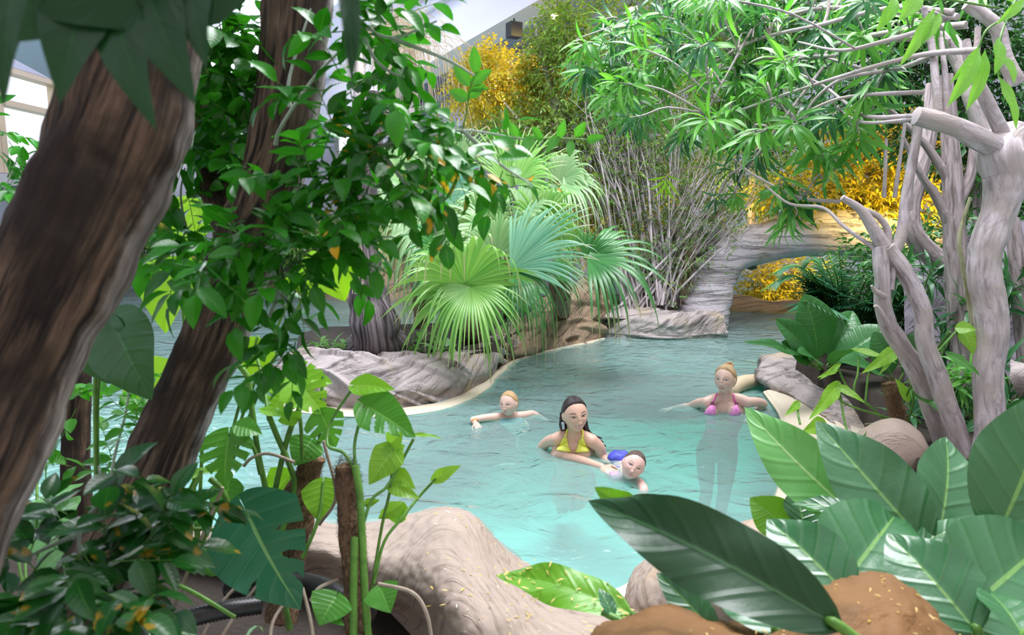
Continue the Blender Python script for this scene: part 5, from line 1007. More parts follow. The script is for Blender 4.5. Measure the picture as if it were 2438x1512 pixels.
stalks(t, 'root', [((640, 1350, 1.95), (560, 1400, 1.9), (500, 1480, 1.85), (460, 1560, 1.8)), ((640, 1360, 1.95), (570, 1450, 1.9), (520, 1530, 1.85)), ((530, 1160, 1.9), (480, 1280, 1.9), (420, 1430, 1.85), (370, 1560, 1.8)), ((700, 1100, 2.0), (640, 1080, 2.05), (600, 1090, 2.05), (580, 1110, 2.05)), ((760, 1250, 2.0), (800, 1180, 2.0), (770, 1050, 2.0)), ((690, 1420, 1.9), (650, 1480, 1.85), (640, 1560, 1.8)), ((720, 1400, 1.9), (740, 1480, 1.85), (750, 1560, 1.8)), ((900, 1390, 1.75), (980, 1410, 1.75), (1015, 1460, 1.75), (1030, 1540, 1.75)), ((805, 1380, 1.85), (760, 1400, 1.8), (740, 1430, 1.8))], .005, B_twig)
coir_pole('bulging coir wrapped pole behind the huge split leaf', pp((668, 1480, 2.1), (690, 1330, 2.15), (705, 1230, 2.15), (722, 1170, 2.15), (733, 1130, 2.15), (745, 1088, 2.15)), [.05, .048, .055, .056, .038, .040], 5)
coir_pole('tall slim coir wrapped pole standing right of the huge split leaf', pp((856, 1560, 1.8), (848, 1400, 1.85), (838, 1260, 1.88), (828, 1150, 1.9), (823, 1108, 1.9)), [.034, .034, .036, .036, .030], 9)
t = leafplant('climbing_plant', 'vine with light green leaves climbing the slim coir pole', P(870, 1540, 1.8), [
    ((868, 965, 1.95), (990, 1042, 1.9), 112, (-.35, -.6, .8), L_mong, dict(lobes=[(1, .2, .3, .15), (1, .42, .52, .1), (1, .66, .74, .2)], quilt=.004, nl=44, nw=12)), ((845, 918, 2.0), (940, 928, 1.95), 62, (0, -.8, .7), L_monl),
    ((940, 1068, 1.95), (878, 1155, 1.9), 84, (-.1, -1, .3)), ((930, 1055, 1.95), (960, 1028, 1.95), 50, CAMN), ((932, 1060, 1.95), (938, 1090, 1.95), 62, (0, -.6, .9)), ((985, 1036, 1.95), (1055, 1045, 1.92), 14, (0, -.5, 1)), ((945, 1125, 1.95), (990, 1165, 1.9), 42, CAMN), ((930, 1158, 1.92), (1000, 1188, 1.9), 40, (0, -.8, .8)), ((1035, 1142, 2.0), (1098, 1108, 2.0), 36, (0, -.9, .6)), ((950, 1205, 1.95), (900, 1235, 1.95), 40, CAMN), ((955, 1200, 2.0), (945, 1250, 2.0), 46, CAMN), ((870, 1200, 1.9), (905, 1190, 1.9), 22, CAMN), ((690, 985, 2.1), (700, 1015, 2.1), 60, CAMN, L_monl)], L_pothos, heart, quilt=.0, nv=6, pet=False)
stalks(t, 'stem', [((880, 1560, 1.78), (868, 1400, 1.8), (862, 1260, 1.83), (856, 1170, 1.85), (846, 1110, 1.86)), ((842, 1560, 1.76), (842, 1400, 1.79), (845, 1280, 1.82))], .0105)
stalks(t, 'stalk', [((846, 1120, 1.87), (845, 1050, 1.9), (868, 965, 1.95)), ((848, 1130, 1.87), (820, 1080, 1.9), (780, 1060, 1.95), (790, 1000, 2.0), (843, 920, 2.0)), ((862, 1260, 1.84), (885, 1190, 1.88), (920, 1160, 1.9), (950, 1110, 1.95), (985, 1045, 1.95)), ((890, 1390, 1.85), (915, 1290, 1.9), (960, 1230, 1.95), (1000, 1180, 2.0), (1038, 1140, 2.0)), ((885, 1400, 1.85), (910, 1250, 1.9), (930, 1160, 1.92), (935, 1070, 1.95))], .0045)
# corrugated hose
def hose(label, pts, r):
    q = crom(pts, 60); L = np.linalg.norm(np.diff(q, axis=0), axis=1).sum(); n = int(L/(r*.35))*2; q = crom(pts, n); rr = np.where(np.arange(n) % 2, r, r*.86)
    mb = MB(); tube(mb, q, rr, 18, per=n); tag(mb.build('corrugated_hose', M_black), label, 'hose')
hose('black corrugated drain hose in the lower left corner under the leaves', pp((250, 1540, 1.75), (320, 1505, 1.75), (420, 1480, 1.78), (520, 1455, 1.82), (620, 1440, 1.88)), .026)
hose('thick black corrugated hose passing behind the foot of the coir pole', pp((540, 1400, 2.0), (640, 1385, 2.0), (740, 1395, 1.98), (800, 1420, 1.9), (880, 1470, 1.85)), .034)
mb = MB(); tube(mb, pp((28, 1425, 1.5), (50, 1465, 1.48), (80, 1520, 1.46)), [.004, .005, .006], 7); tag(mb.build('dry_stick', B_pale), 'pale dry stick in the lower left corner', 'stick')
clump('grass_tuft', 'small pale grass blades beside the hose at the bottom left', P(415, 1510, 1.5), 12, .11, leafmat('pale_blade', (.2, .38, .2), (.35, .5, .34), .35, .3), GR)

# ================================================================== broad leaved plant at the right
L_anth = leafmat('broad_leaf', (.032, .14, .050), (.055, .19, .07), .30, .15, (.20, .40, .10), 6, .10, bumps=.5, spec=.6)
L_anthl = leafmat('light_broad_leaf', (.12, .38, .09), (.15, .42, .11), .3, .25, (.42, .64, .25), 7, .06, bumps=.4)
L_anthd = leafmat('shaded_broad_leaf', (.010, .055, .014), (.014, .07, .018), .38, .15, (.06, .18, .06), 7, .06, bumps=.4)  # broad leaf green darkened to paint in the shading of the near leaf
L_anthy = leafmat('yellow_green_broad_leaf', (.12, .36, .02), (.16, .40, .03), .33, .3, (.2, .48, .08), 7, .08)
q6 = dict(quilt=.005)
t = leafplant('broad_leaf_plant', 'large clump of broad glossy leaves filling the lower right foreground', P(2280, 1760, 1.25), [
    ((2060, 1250, 1.8), (1773, 970, 2.05), 150, (-.25, -1, .55), L_anthl, dict(sag=.05, fold=.12, side=-.03)),
    ((2212, 1305, 1.62), (1942, 1002, 1.85), 190, (-.1, -1, .5), L_anth, dict(sag=.05, quilt=.005, side=-.02)),
    ((2235, 1275, 1.7), (2252, 1040, 1.9), 165, (-.1, -1, .3), L_anth, dict(quilt=.006)),
    ((2368, 1290, 1.5), (2500, 930, 1.6), 255, (-.3, -1, .3), L_anth, q6),
    ((1985, 1420, 1.42), (2140, 1215, 1.7), 250, (-.2, -.8, .8), L_anth, q6),
    ((2270, 1480, 1.3), (2500, 1280, 1.5), 300, (-.15, -.8, .8), L_anth, q6),
    ((2330, 1510, 1.25), (2112, 1270, 1.45), 200, (-.2, -1, .5), L_anth, q6),
    ((2030, 1430, 1.35), (1826, 1236, 1.55), 170, (-.2, -.9, .7), L_anth, q6),
    ((2010, 1500, 1.05), (1400, 1192, 1.35), 205, (.25, -1, .45), L_anthd, dict(quilt=.003, sag=.10, wave=.035, fold=.3)),
    ((1520, 1222, 1.42), (1415, 1160, 1.4), 66, (0, -1, .2), L_anthy, dict(wave=.05)), ((1610, 1230, 1.45), (1505, 1180, 1.45), 66, (0, -1, .3), L_anthd, dict(wave=.05)),
    ((1712, 1515, 1.3), (1563, 1363, 1.42), 82, (-.1, -1, .6), L_anth, q6), ((1862, 1510, 1.22), (1697, 1380, 1.4), 116, (-.1, -.8, .8), L_anth, q6),
    ((1880, 1262, 1.9), (1785, 1185, 1.95), 100, (-.2, -1, .4), L_anthy, q6), ((1915, 1262, 1.86), (1890, 1170, 1.95), 100, (.2, -.8, .7), L_anth, q6), ((2060, 1225, 1.75), (1885, 1200, 1.85), 60, (0, -.4, 1), L_anth, q6),
    ((2180, 1300, 1.6), (2330, 1250, 1.7), 70, (0, -.4, 1), L_anth, q6), ((1460, 1470, 1.6), (1425, 1400, 1.65), 40, (.5, -1, .3), L_anth), ((2420, 1330, 1.6), (2300, 1270, 1.7), 90, (0, -.5, 1), L_anth, q6), ((2440, 1520, 1.15), (2340, 1400, 1.3), 130, (0, -.7, .8), L_anth, q6)], L_anth, ovate, nv=6, quilt=.004, pr=.009)
t = thing('fallen_leaf', 'bright green broad leaf lying on the sandy rock, sprinkled with yellow petals', 'leaf', tuple(P(1500, 1465, 1.72)))
mb = MB(); bigleaf(mb, P(1505, 1462, 1.70), P(1180, 1370, 1.92), m_at(110, 1.8), (0, -.55, 1), ovate, sag=.08, fold=.12, wave=.03, quilt=.008, nveins=6); mleaf = mb.build('blade', L_anthy, t)
mb = MB(); tube(mb, pp((1505, 1462, 1.70), (1560, 1500, 1.6), (1620, 1580, 1.5)), .008, 8); mb.build('petiole', B_stem, t)
# petals and leaf litter
L_pet = leafmat('yellow_petal', (.65, .42, .05), (.75, .60, .25), .6, .2); L_pet2 = leafmat('white_petal', (.75, .7, .6), (.85, .82, .75), .6, .2)
PE = [leaf_tmpl(lance, .22, 3, 1, b, .2) for b in (.3, 1.2)]
def litter(G, n, m, size, label, zmin, cond=None, lift=.003):
    v = G.reshape(-1, 3); v = v[v[:, 2] > zmin]
    if cond is not None: v = v[cond(v)]
    i = rng.integers(0, len(v), n); p = v[i]+rng.normal(size=(n, 3))*[.008, .008, .0]+[0, 0, lift]; mb = MB()
    d = rdir(n); d[:, 2] *= .25
    for q in range(2): scatter(mb, PE[q], p[q::2], d[q::2], np.tile([0, -.3, 1.], (len(p[q::2]), 1)), size*rng.uniform(.5, 1.3, len(p[q::2])))
    o = mb.build('leaf_litter', m); tag(o, label, 'petals', kind='stuff')
litter(G_bank, 150, L_pet, .020, 'yellow petals scattered on the sandy rock bank', .2, lambda v: (v[:, 0] > -.3) & (v[:, 1] < 2.6))
litter(G_bank, 40, L_pet2, .018, 'white petals scattered on the sandy rock bank', .2, lambda v: v[:, 0] > -.35)
litter(G_tan, 150, L_pet, .014, 'yellow petals lying on the brown boulder at the bottom edge', .5, lambda v: (v[:, 1] > .85) & (np.hypot(v[:, 0]-.62, v[:, 1]-1.0) < .33))
mv = np.array([v.co for v in mleaf.data.vertices])+ORIGIN['blade'] if 'blade' in ORIGIN else None
litter(mv, 70, L_pet, .022, 'yellow petals lying on the fallen green leaf', -9, lift=.006)
# ================================================================== bathers
from mathutils.bvhtree import BVHTree
def rotm(yaw, pitch, roll): return np.array(Matrix.Rotation(R(yaw), 3, 'Z') @ Matrix.Rotation(R(pitch), 3, 'X') @ Matrix.Rotation(R(roll), 3, 'Y'))
BUMPS = [(0, -.06, .032, .09, .05), (0, -.165, .042, .04, .075), (.05, -.185, .026, .024, .030), (-.05, -.185, .026, .024, .030), (.15, .0, .07, .042, -.042), (-.15, .0, .07, .042, -.042),
         (.14, .075, .09, .026, .018), (-.14, .075, .09, .026, .018), (.20, -.13, .08, .07, .020), (-.20, -.13, .08, .07, .020), (0, -.262, .075, .016, .022), (0, -.312, .058, .020, .026), (0, -.286, .10, .008, -.016), (0, -.43, .075, .05, .030), (.11, -.25, .03, .05, -.008), (-.11, -.25, .03, .05, -.008)]
def head_surface(D, fat=1.0, child=0.):
    """D unit directions (n,3) in head space (x side, y forward, z up) -> points in head heights"""
    x, y, z = D[:, 0]*.345*fat, D[:, 1]*.41, D[:, 2]*.5
    lo = np.clip(-z/.5, 0, 1); k = 1-(.42-.10*child)*lo**1.7; x = x*k
    back = np.clip(-D[:, 1], 0, 1); y = y*(1-.38*lo**1.2*(back > 0))-.02; y = np.where(y > 0, y*(1-.10*lo**2), y*1.06)
    front = np.clip(D[:, 1]*1.6, 0, 1)
    for a, b, sa, sb, am in BUMPS: y = y+front*am*np.exp(-((x-a)/sa)**2-((z-b)/sb)**2)
    return np.stack([x, y, z], -1)
def sph_dirs(nu, nv):
    th = np.linspace(.002, math.pi-.002, nu); ph = np.linspace(0, 2*math.pi, nv, endpoint=False)
    return np.stack([np.sin(th)[:, None]*np.cos(ph)[None], np.sin(th)[:, None]*np.sin(ph)[None], np.cos(th)[:, None]*np.ones(nv)[None]], -1).reshape(-1, 3)
def rtube(mb, pts, rad, n=16):
    tube(mb, pts, rad, n, per=len(pts)*8); rad = np.full(len(pts), rad) if np.isscalar(rad) else rad
    for p, r in zip((pts[0], pts[-1]), (rad[0], rad[-1])): sphere(mb, p, r*.99, 10, 14)
def hand(mb, w, d, n, s=1.0, side=1, curl=.35):
    """wrist w, pointing d, palm facing n; thumb on side"""
    d = unit(d); n = unit(np.asarray(n, float)-d*np.dot(n, d)); x = np.cross(d, n)*side; M = np.stack([x, d, n], -1)
    sphere(mb, w+d*.045*s, np.array([.040, .05, .015])*s, 12, 16, M=M)
    for i, (o, L) in enumerate(((-.028, .060), (-.010, .074), (.010, .070), (.028, .054))):
        a = w+d*.082*s+x*o*s; b = a+unit(d+x*o*2.5)*L*.5*s; c = b+unit(d*(1-curl)+n*curl+x*o*2)*L*.5*s; rtube(mb, [a-d*.02*s, a, b, c], np.array([.009, .0088, .008, .0065])*s, 8)
    a = w+d*.022*s+x*.034*s; b = a+unit(d*.7+x*.8+n*.2)*.034*s; c = b+unit(d+x*.2+n*.3)*.030*s; rtube(mb, [a, b, c], np.array([.012, .010, .0075])*s, 8)
SKM = {}
def skin_mat():
    if 'skin' in SKM: return SKM['skin']
    m, nt, out = newmat('skin'); s = NT(nt); at = s.n('Attribute', attribute_name='Tint'); p = s.n('BsdfPrincipled'); s.l(at.outputs['Color'], p.inputs['Base Color'])
    p.inputs['Roughness'].default_value = .38; p.inputs['Subsurface Weight'].default_value = .12; p.inputs['Subsurface Radius'].default_value = (.02, .008, .004); p.inputs['Subsurface Scale'].default_value = .5
    s.l(p.outputs[0], out.inputs[0]); SKM['skin'] = m; return m
def eye_mat(iris):
    m, nt, out = newmat('eye'); s = NT(nt); uv = s.n('TexCoord').outputs['UV']; sx = s.n('SeparateXYZ'); s.l(uv, sx.inputs[0])
    r = s.math('SQRT', s.math('ADD', s.math('POWER', sx.outputs[0], 2), s.math('POWER', sx.outputs[1], 2)))
    c = s.mix(s.math('LESS_THAN', r, .020), (.78, .76, .78), iris); c = s.mix(s.math('LESS_THAN', r, .010), c, (.01, .01, .01)); c = s.mix(s.math('GREATER_THAN', sx.outputs[1], .014), c, (.05, .03, .03))
    p = s.n('BsdfPrincipled'); s.l(c, p.inputs['Base Color']); p.inputs['Roughness'].default_value = .15; s.l(p.outputs[0], out.inputs[0]); return m
def person(label, hc, H, ypr, body_fn, skin, lip, brow, hairline, iris, fat=1., child=0., eye_open=.022, vox=.0030, blush=.5, gaze=0., mouth=.10, smile=.0, gap=0., browt=1.):
    mb = MB(); Mh = rotm(*ypr); hc = np.asarray(hc)
    D = sph_dirs(110, 140); Vh = head_surface(D, fat, child); mb.add(hc+(Vh*H)@Mh.T, grid_faces(110, 140, True))
    for sg in (-1, 1):
        e = np.array([sg*.335*fat, -.05, -.045]); Me = Mh@rotm(sg*-18, 0, sg*8); sphere(mb, hc+Mh@e*H, np.array([.030, .07, .105])*H, 14, 18, M=Me); 
    body_fn(mb, hc, Mh, H)
    tmp = mb.build('tmp', skin_mat()); md = tmp.modifiers.new('r', 'REMESH'); md.mode = 'VOXEL'; md.voxel_size = vox
    me = bpy.data.meshes.new_from_object(tmp.evaluated_get(bpy.context.evaluated_depsgraph_get())); bpy.data.objects.remove(tmp)
    n = len(me.vertices); V = np.empty(n*3); me.vertices.foreach_get('co', V); V = V.reshape(-1, 3)
    E = np.empty(len(me.edges)*2, int); me.edges.foreach_get('vertices', E); E = E.reshape(-1, 2); cnt = np.bincount(E.ravel(), minlength=n)[:, None]
    for it in range(14):
        q = (V-hc)@Mh/H; wgt = np.where((np.abs(q[:, 2]) < .6) & (q[:, 1] > -.1) & (np.linalg.norm(q, axis=1) < .62), .0 if it > 1 else .4, .5)[:, None]
        S = np.zeros_like(V)
        for k in range(3): S[:, k] = np.bincount(E[:, 0], V[E[:, 1], k], n)+np.bincount(E[:, 1], V[E[:, 0], k], n)
        V = V+wgt*(S/np.maximum(cnt, 1)-V)
    q = (V-hc)@Mh/H; g = lambda a, b, sa, sb: np.exp(-((q[:, 0]-a)/sa)**2-((q[:, 2]-b)/sb)**2)*(q[:, 1] > .12)
    col = np.tile(np.array(skin, float), (n, 1)); L = lambda w, c: col*(1-w[:, None])+np.array(c)*w[:, None]
    col = L(np.clip(blush*(g(.2, -.13, .09, .07)+g(-.2, -.13, .09, .07)+.6*g(0, -.17, .05, .04)), 0, .6), (skin[0]*1.02, skin[1]*.72, skin[2]*.7))
    col = L(np.clip(1.3*(g(.05, -.265, .05, .014)+g(-.05, -.265, .05, .014)+g(0, -.308, .065, .017)), 0, .9), lip)
    col = L(np.clip(.8*g(0, -.287, .095, .006), 0, .7), (.20, .07, .06))
    for sg in (-1, 1):
        col = L(np.clip(.6*g(sg*.15, .02, .07, .016), 0, .5), (skin[0]*.5, skin[1]*.38, skin[2]*.36))
        col = L(np.clip(1.*g(sg*.03, -.197, .016, .010), 0, .6), (.25, .10, .08))
    me.vertices.foreach_set('co', V.ravel()); ca = me.color_attributes.new('Tint', 'FLOAT_COLOR', 'POINT'); ca.data.foreach_set('color', np.hstack([col, np.ones((n, 1))]).ravel())
    me.polygons.foreach_set('use_smooth', np.ones(len(me.polygons), bool)); me.update(); me.name = 'person'
    me.materials.clear(); me.materials.append(skin_mat())
    o = bpy.data.objects.new('person', me); C.objects.link(o); tag(o, label, 'person'); ORIGIN[o.name] = np.zeros(3)
    tree = BVHTree.FromPolygons([Vector(v) for v in V], [p.vertices[:] for p in me.polygons])
    em = eye_mat(iris)
    def front(x, z):
        h = tree.ray_cast(Vector(hc+Mh@np.array([x, 1.2, z])*H), Vector(Mh@np.array([0, -1., 0])))
        return np.array(h[0]) if h[0] else hc+Mh@np.array([x, .3, z])*H
    fwd = Mh@np.array([0, 1., 0])
    for sg in (-1, 1):                                       # eyes, brows and mouth on the face surface
        c = front(sg*.15, 0); eb = MB(); sphere(eb, (0, 0, 0), 1, 18, 24); v = eb.v[0]; eb.uv[0] = np.stack([v[:, 0]*.064-gaze, v[:, 2]*eye_open], -1)
        eb.v[0] = c+((v*np.array([.064, .017, eye_open])*H)@rotm(-sg*10, 0, 0).T)@Mh.T; eb.build('eye', em, o)
        xs = np.linspace(.07, .24, 7); q = [front(sg*x, .104+.020*math.sin((x-.07)/.17*2.7)-.10*max(0, x-.17))+fwd*.004*H for x in xs]; bb = MB(); tube(bb, q, np.array([.008, .012, .012, .011, .010, .008, .004])*H*browt, 8); bb.build('eyebrow', plain('brow_%.2f' % brow[0], brow, .8), o)
        xs = np.linspace(.085, .215, 7); q = [front(sg*x, eye_open*.9*math.sin((x-.085)/.13*math.pi)+.002)+fwd*.010*H for x in xs]; bb = MB(); tube(bb, q, .0055*H, 6); bb.build('eyelashes', plain('lash_%.2f' % brow[0], tuple(c*.5 for c in brow), .8), o)
    xs = np.linspace(-mouth, mouth, 11); lb = MB(); sm = lambda x: smile*(x/mouth)**2
    tube(lb, [front(x, -.268-.006*abs(abs(x)-.03)/.07+sm(x)-.0)+fwd*.001*H for x in xs], np.array([.003, .008, .011, .013, .013, .011, .013, .013, .011, .008, .003])*H, 8)
    tube(lb, [front(x, -.300-gap*(1-(x/mouth)**2)+sm(x)+.025*(x/mouth)**2)+fwd*.001*H for x in xs], np.array([.003, .009, .013, .016, .017, .017, .017, .016, .013, .009, .003])*H, 8)
    lb.build('lips', plain('lips_%.2f' % lip[0], lip, .35), o)
    return o, tree, Mh, hc, H
def hair_cap(o, hc, Mh, H, line, m, thick=.03, fat=1., child=0., name='hair', nz=.012, nzs=9, clump=None):
    D = sph_dirs(90, 140); V = head_surface(D, fat, child); nrm = unit(V)
    k = np.clip(line(V, D), 0, 1); r = thick*k-.012*(1-k); V = V+nrm*(r+nz*k*(vnoise(V*[1, 1, .35], nzs, 3)))[:, None]
    f = grid_faces(90, 140, True); keep = (k[f].max(axis=1) > .0); mb = MB(); ang = np.arctan2(D[:, 0], D[:, 1]); UV = np.stack([ang, D[:, 2]], -1)
    mb.add(hc+(V*H)@Mh.T, f[keep], UV); return mb.build(name, m, o)
def hairmat(name, c1, c2, rough=.4):
    return barkmat(name, c1, c2, None, 60, 2.0, .5, rough, .006)
def cast(tree, px, py):
    r = FW+RT*(px-1219)/F+UP*(756-py)/F; h = tree.ray_cast(Vector(C0), Vector(r).normalized())
    return (np.array(h[0]), np.array(h[1])) if h[0] else (None, None)
def patch(o, tree, quad, m, name, off=.004, n=14, bul=.0):
    """a piece of cloth laid on the body: four corners picked on the body, bulging by bul"""
    a, b, c, d = [np.array(q, float) for q in quad]; mb = MB(); G = np.zeros((n, n, 3)); ok = True; last = None
    for i, u in enumerate(np.linspace(0, 1, n)):
        for j, v in enumerate(np.linspace(0, 1, n)):
            p = (a*(1-u)+b*u)*(1-v)+(d*(1-u)+c*u)*v; h, nr = cast(tree, *p)
            if h is None: h, nr = last if last else (P(*p, 5.2), np.array([0, -1., 0]))
            last = (h, nr); G[i, j] = h+nr*(off+bul*math.sin(u*math.pi)*math.sin(v*math.pi))
    mb.add(G.reshape(-1, 3), grid_faces(n, n), np.stack(np.meshgrid(np.linspace(0, 1, n), np.linspace(0, 1, n), indexing='ij'), -1).reshape(-1, 2))
    ob = mb.build(name, m, o); md = ob.modifiers.new('thickness', 'SOLIDIFY'); md.thickness = .004; md.offset = 0; return ob
def strap(o, tree, pts, m, name='strap', r=.004):
    q = [];
    for p in crom(np.array(pts, float), 10):
        h, nr = cast(tree, *p)
        if h is not None: q.append(h+nr*r*.6)
    if len(q) > 2: mb = MB(); tube(mb, q, r, 8); return mb.build(name, m, o)
def torso(mb, top, bot, fwd, ws, wc, wh, dp):
    """chest and belly between the neck base and the pelvis; widths at shoulders, chest, hips and depth"""
    top, bot = np.asarray(top), np.asarray(bot); u = unit(top-bot); f = unit(np.asarray(fwd, float)-u*np.dot(fwd, u)); r = np.cross(f, u); L = np.linalg.norm(top-bot)
    a = np.linspace(0, 2*math.pi, 28, endpoint=False); prof = [(1.02, .25, .55), (.97, .62, .72), (.88, .94, .92), (.75, 1.0, 1.05), (.6, .93, 1.0), (.4, .80, .88), (.2, .92, .95), (.05, 1.0, 1.0), (-.06, .8, .8)]
    rows = []
    for t, w, d in prof:
        wid = (ws if t > .9 else wc if t > .5 else (wc*.45+wh*.55) if t > .3 else wh)*w/2; rows.append(bot+u*L*t+wid*np.cos(a)[:, None]*r+dp*d/2*np.sin(a)[:, None]*f)
    G = crom(np.stack(rows).reshape(len(rows), -1), 40).reshape(40, 28, 3); mb.add(G.reshape(-1, 3), grid_faces(40, 28, True)[:, ::-1])
    for e in (0, 39): cen = G[e].mean(0); V = np.vstack([G[e], cen]); j = np.arange(28); f_ = np.stack([j, (j+1) % 28, np.full(28, 28)], -1); mb.add(V, f_[:, ::-1] if e else f_)
    return u, f, r
def leg(mb, hip, knee, ank, fwd, s=1.):
    rtube(mb, [hip, hip*.5+knee*.5, knee, knee*.6+ank*.4, ank], np.array([.078, .070, .050, .050, .034])*s); rtube(mb, [ank, ank+unit(fwd)*.09*s+(0, 0, -.03), ank+unit(fwd)*.17*s+(0, 0, -.04)], np.array([.036, .034, .022])*s)

# --- blonde woman leaning against the rim
def body_blonde(mb, hc, Mh, H):
    nb = P(1733, 949, 5.36); pel = nb+np.array([-.03, .12, -.50]); u, f, r = torso(mb, nb+(0, 0, -.02), pel, (-.10, -1, .1), .30, .31, .33, .20)
    rtube(mb, [hc+Mh@np.array([0, -.10, -.25])*H, (hc+nb)/2+(0, .03, -.02), nb+(0, .02, -.02)], [.056, .050, .060])
    sL, sR = P(1682, 958, 5.34), P(1780, 958, 5.34)
    rtube(mb, [nb+(-.03, .02, -.01), (nb+sL)/2+(0, .01, .012), sL], [.042, .044, .045]); rtube(mb, [nb+(.03, .02, -.01), (nb+sR)/2+(0, .01, .012), sR], [.042, .044, .045])
    e = W(1642, 968, -.01); w = W(1606, 972, -.05); rtube(mb, [sL, (sL+e)/2+(0, 0, .01), e, (e+w)/2, w], [.043, .037, .031, .030, .023]); hand(mb, w, w-e, (0, 0, -1), 1., 1)
    e = P(1817, 962, 5.42); w = W(1795, 985, -.06); rtube(mb, [sR, (sR+e)/2+(.01, 0, .01), e, (e+w)/2, w], [.043, .038, .034, .032, .025]); hand(mb, w, (-.5, -.6, -.3), (0, 0, -1), 1., -1)
    for sx in (-1, 1): sphere(mb, P(1719+sx*25, 982, 5.285), (.050, .034, .052), 16, 20)
    for sx in (-1, 1): hip = pel+r*sx*.09; kn = hip+np.array([sx*.02, .0, -.33]); leg(mb, hip, kn, kn+np.array([0, .10, -.30]), (0, -1, 0))
o, tr, Mh, hc, H = person('blonde woman with a hair bun and pink bikini by the right rim', P(1726, 903, 5.28), .225, (144, 7, 0), body_blonde, (.74, .50, .43), (.62, .28, .30), (.40, .26, .18), None, (.15, .22, .28), gaze=-.012, eye_open=.024, browt=.8)
M_blonde = hairmat('blonde_hair', (.36, .21, .10), (.66, .46, .26))
def line_up(V, D): return (V[:, 2]-(.30-.62*np.clip(.32-V[:, 1], 0, 1)*.9))*14      # hair swept up: hairline drops behind the ears
def line_f(dz=0., k=9, wob=.02):
    def f(V, D):
        th = np.interp(V[:, 1], [-.45, -.2, -.02, .06, .14, .22, .29, .33, .45], [-.42, -.34, .09, .07, .17, .29, .34, .36, .38])+dz
        return (V[:, 2]-th+wob*vnoise(V, 14, 7.))*k
    return f
hc_ = hair_cap(o, hc, Mh, H, line_f(.0), M_blonde, .035)
mb = MB(); b = hc+Mh@np.array([.0, -.34, .45])*H
for i in range(3): a = np.linspace(0, 2*math.pi, 14); tube(mb, [b+Mh@np.array([math.cos(q)*(.10-.03*i), -.02*i+.03*math.sin(q*2+i), math.sin(q)*(.10-.03*i)])*H for q in a], .045*H, 9, per=50, amp=.2, nsc=40, seed=i)
mb.build('hair_bun', M_blonde, hc_)
M_pink = plain('pink_print', (.85, .04, .55), .5, col2=(.95, .55, .80), nscale=55); M_pinks = plain('pink_cord', (.80, .06, .50), .5); M_ring = plain('dark_ring', (.12, .08, .14), .3, .6)
for q, s_, rg in ((((1694, 962), (1703, 966), (1702, 988), (1676, 986)), ((1696, 962), (1703, 946), (1710, 932)), (1695, 960)), (((1748, 966), (1754, 962), (1764, 988), (1735, 990)), ((1752, 963), (1748, 948), (1744, 932)), (1752, 964))):
    cp = patch(o, tr, q, M_pink, 'bikini_top', .006, 14, .006); strap(cp, tr, s_, M_pinks, 'strap', .0045)
    h, nr = cast(tr, *rg)
    if h is not None: mb = MB(); tube(mb, [h+nr*.006+.010*(math.cos(a)*RT+math.sin(a)*UP) for a in np.linspace(0, 6.283, 12)], .003, 6, cap=False); mb.build('ring', M_ring, cp)

# --- dark haired woman
def body_mum(mb, hc, Mh, H):
    nb = P(1368, 1040, 4.36); pel = nb+np.array([.02, .26, -.44]); u, f, r = torso(mb, nb+(0, 0, -.02), pel, (.06, -1, -.1), .28, .30, .32, .20)
    rtube(mb, [hc+Mh@np.array([0, -.10, -.25])*H, (hc+nb)/2+(0, .03, -.02), nb+(0, .02, -.02)], [.054, .048, .058])
    sL, sR = P(1325, 1046, 4.38), P(1409, 1050, 4.32)
    rtube(mb, [nb+(-.03, .02, -.01), (nb+sL)/2+(0, .01, .010), sL], [.040, .042, .044]); rtube(mb, [nb+(.03, .02, -.01), (nb+sR)/2+(0, .01, .010), sR], [.040, .042, .045])
    e = W(1284, 1072, -.03); w = W(1306, 1088, -.05); rtube(mb, [sL, (sL+e)/2+(0, 0, .02), e], [.042, .036, .031])
    e2 = W(1330, 1086, -.005); w2 = W(1432, 1112, .012); rtube(mb, [e, w, e2, (e2+w2)/2+(0, 0, .008), w2], [.031, .031, .032, .030, .024]); hand(mb, w2, W(1462, 1128, .0)-w2, (.1, .3, -1), .95, 1, .5)
    e = W(1434, 1088, -.01); w = W(1452, 1106, -.03); rtube(mb, [sR, (sR+e)/2+(.012, 0, .01), e, w], [.043, .038, .034, .027]); hand(mb, w, W(1466, 1118, -.04)-w, (0, 0, -1), .95, -1, .5)
    for sx in (-1, 1): sphere(mb, P(1364+sx*24, 1082, 4.325), (.050, .036, .050), 16, 20)
    for sx in (-1, 1): hip = pel+r*sx*.09; kn = hip+np.array([sx*.04, .20, -.22]); leg(mb, hip, kn, kn+np.array([0, .28, -.02]), (0, .6, -1))
o, tr, Mh, hc, H = person('smiling dark haired woman in a yellow bikini top in the middle of the pool', P(1369, 987, 4.28), .228, (192, 4, 6), body_mum, (.66, .42, .32), (.62, .25, .24), (.10, .06, .05), None, (.06, .04, .03), eye_open=.019, mouth=.145, smile=.060, gap=.030)
M_dkhair = hairmat('wet_dark_hair', (.012, .008, .010), (.05, .035, .04), .22)
hcap = hair_cap(o, hc, Mh, H, line_f(-.01, 9, .008), M_dkhair, .022, nz=.006)
mb = MB()
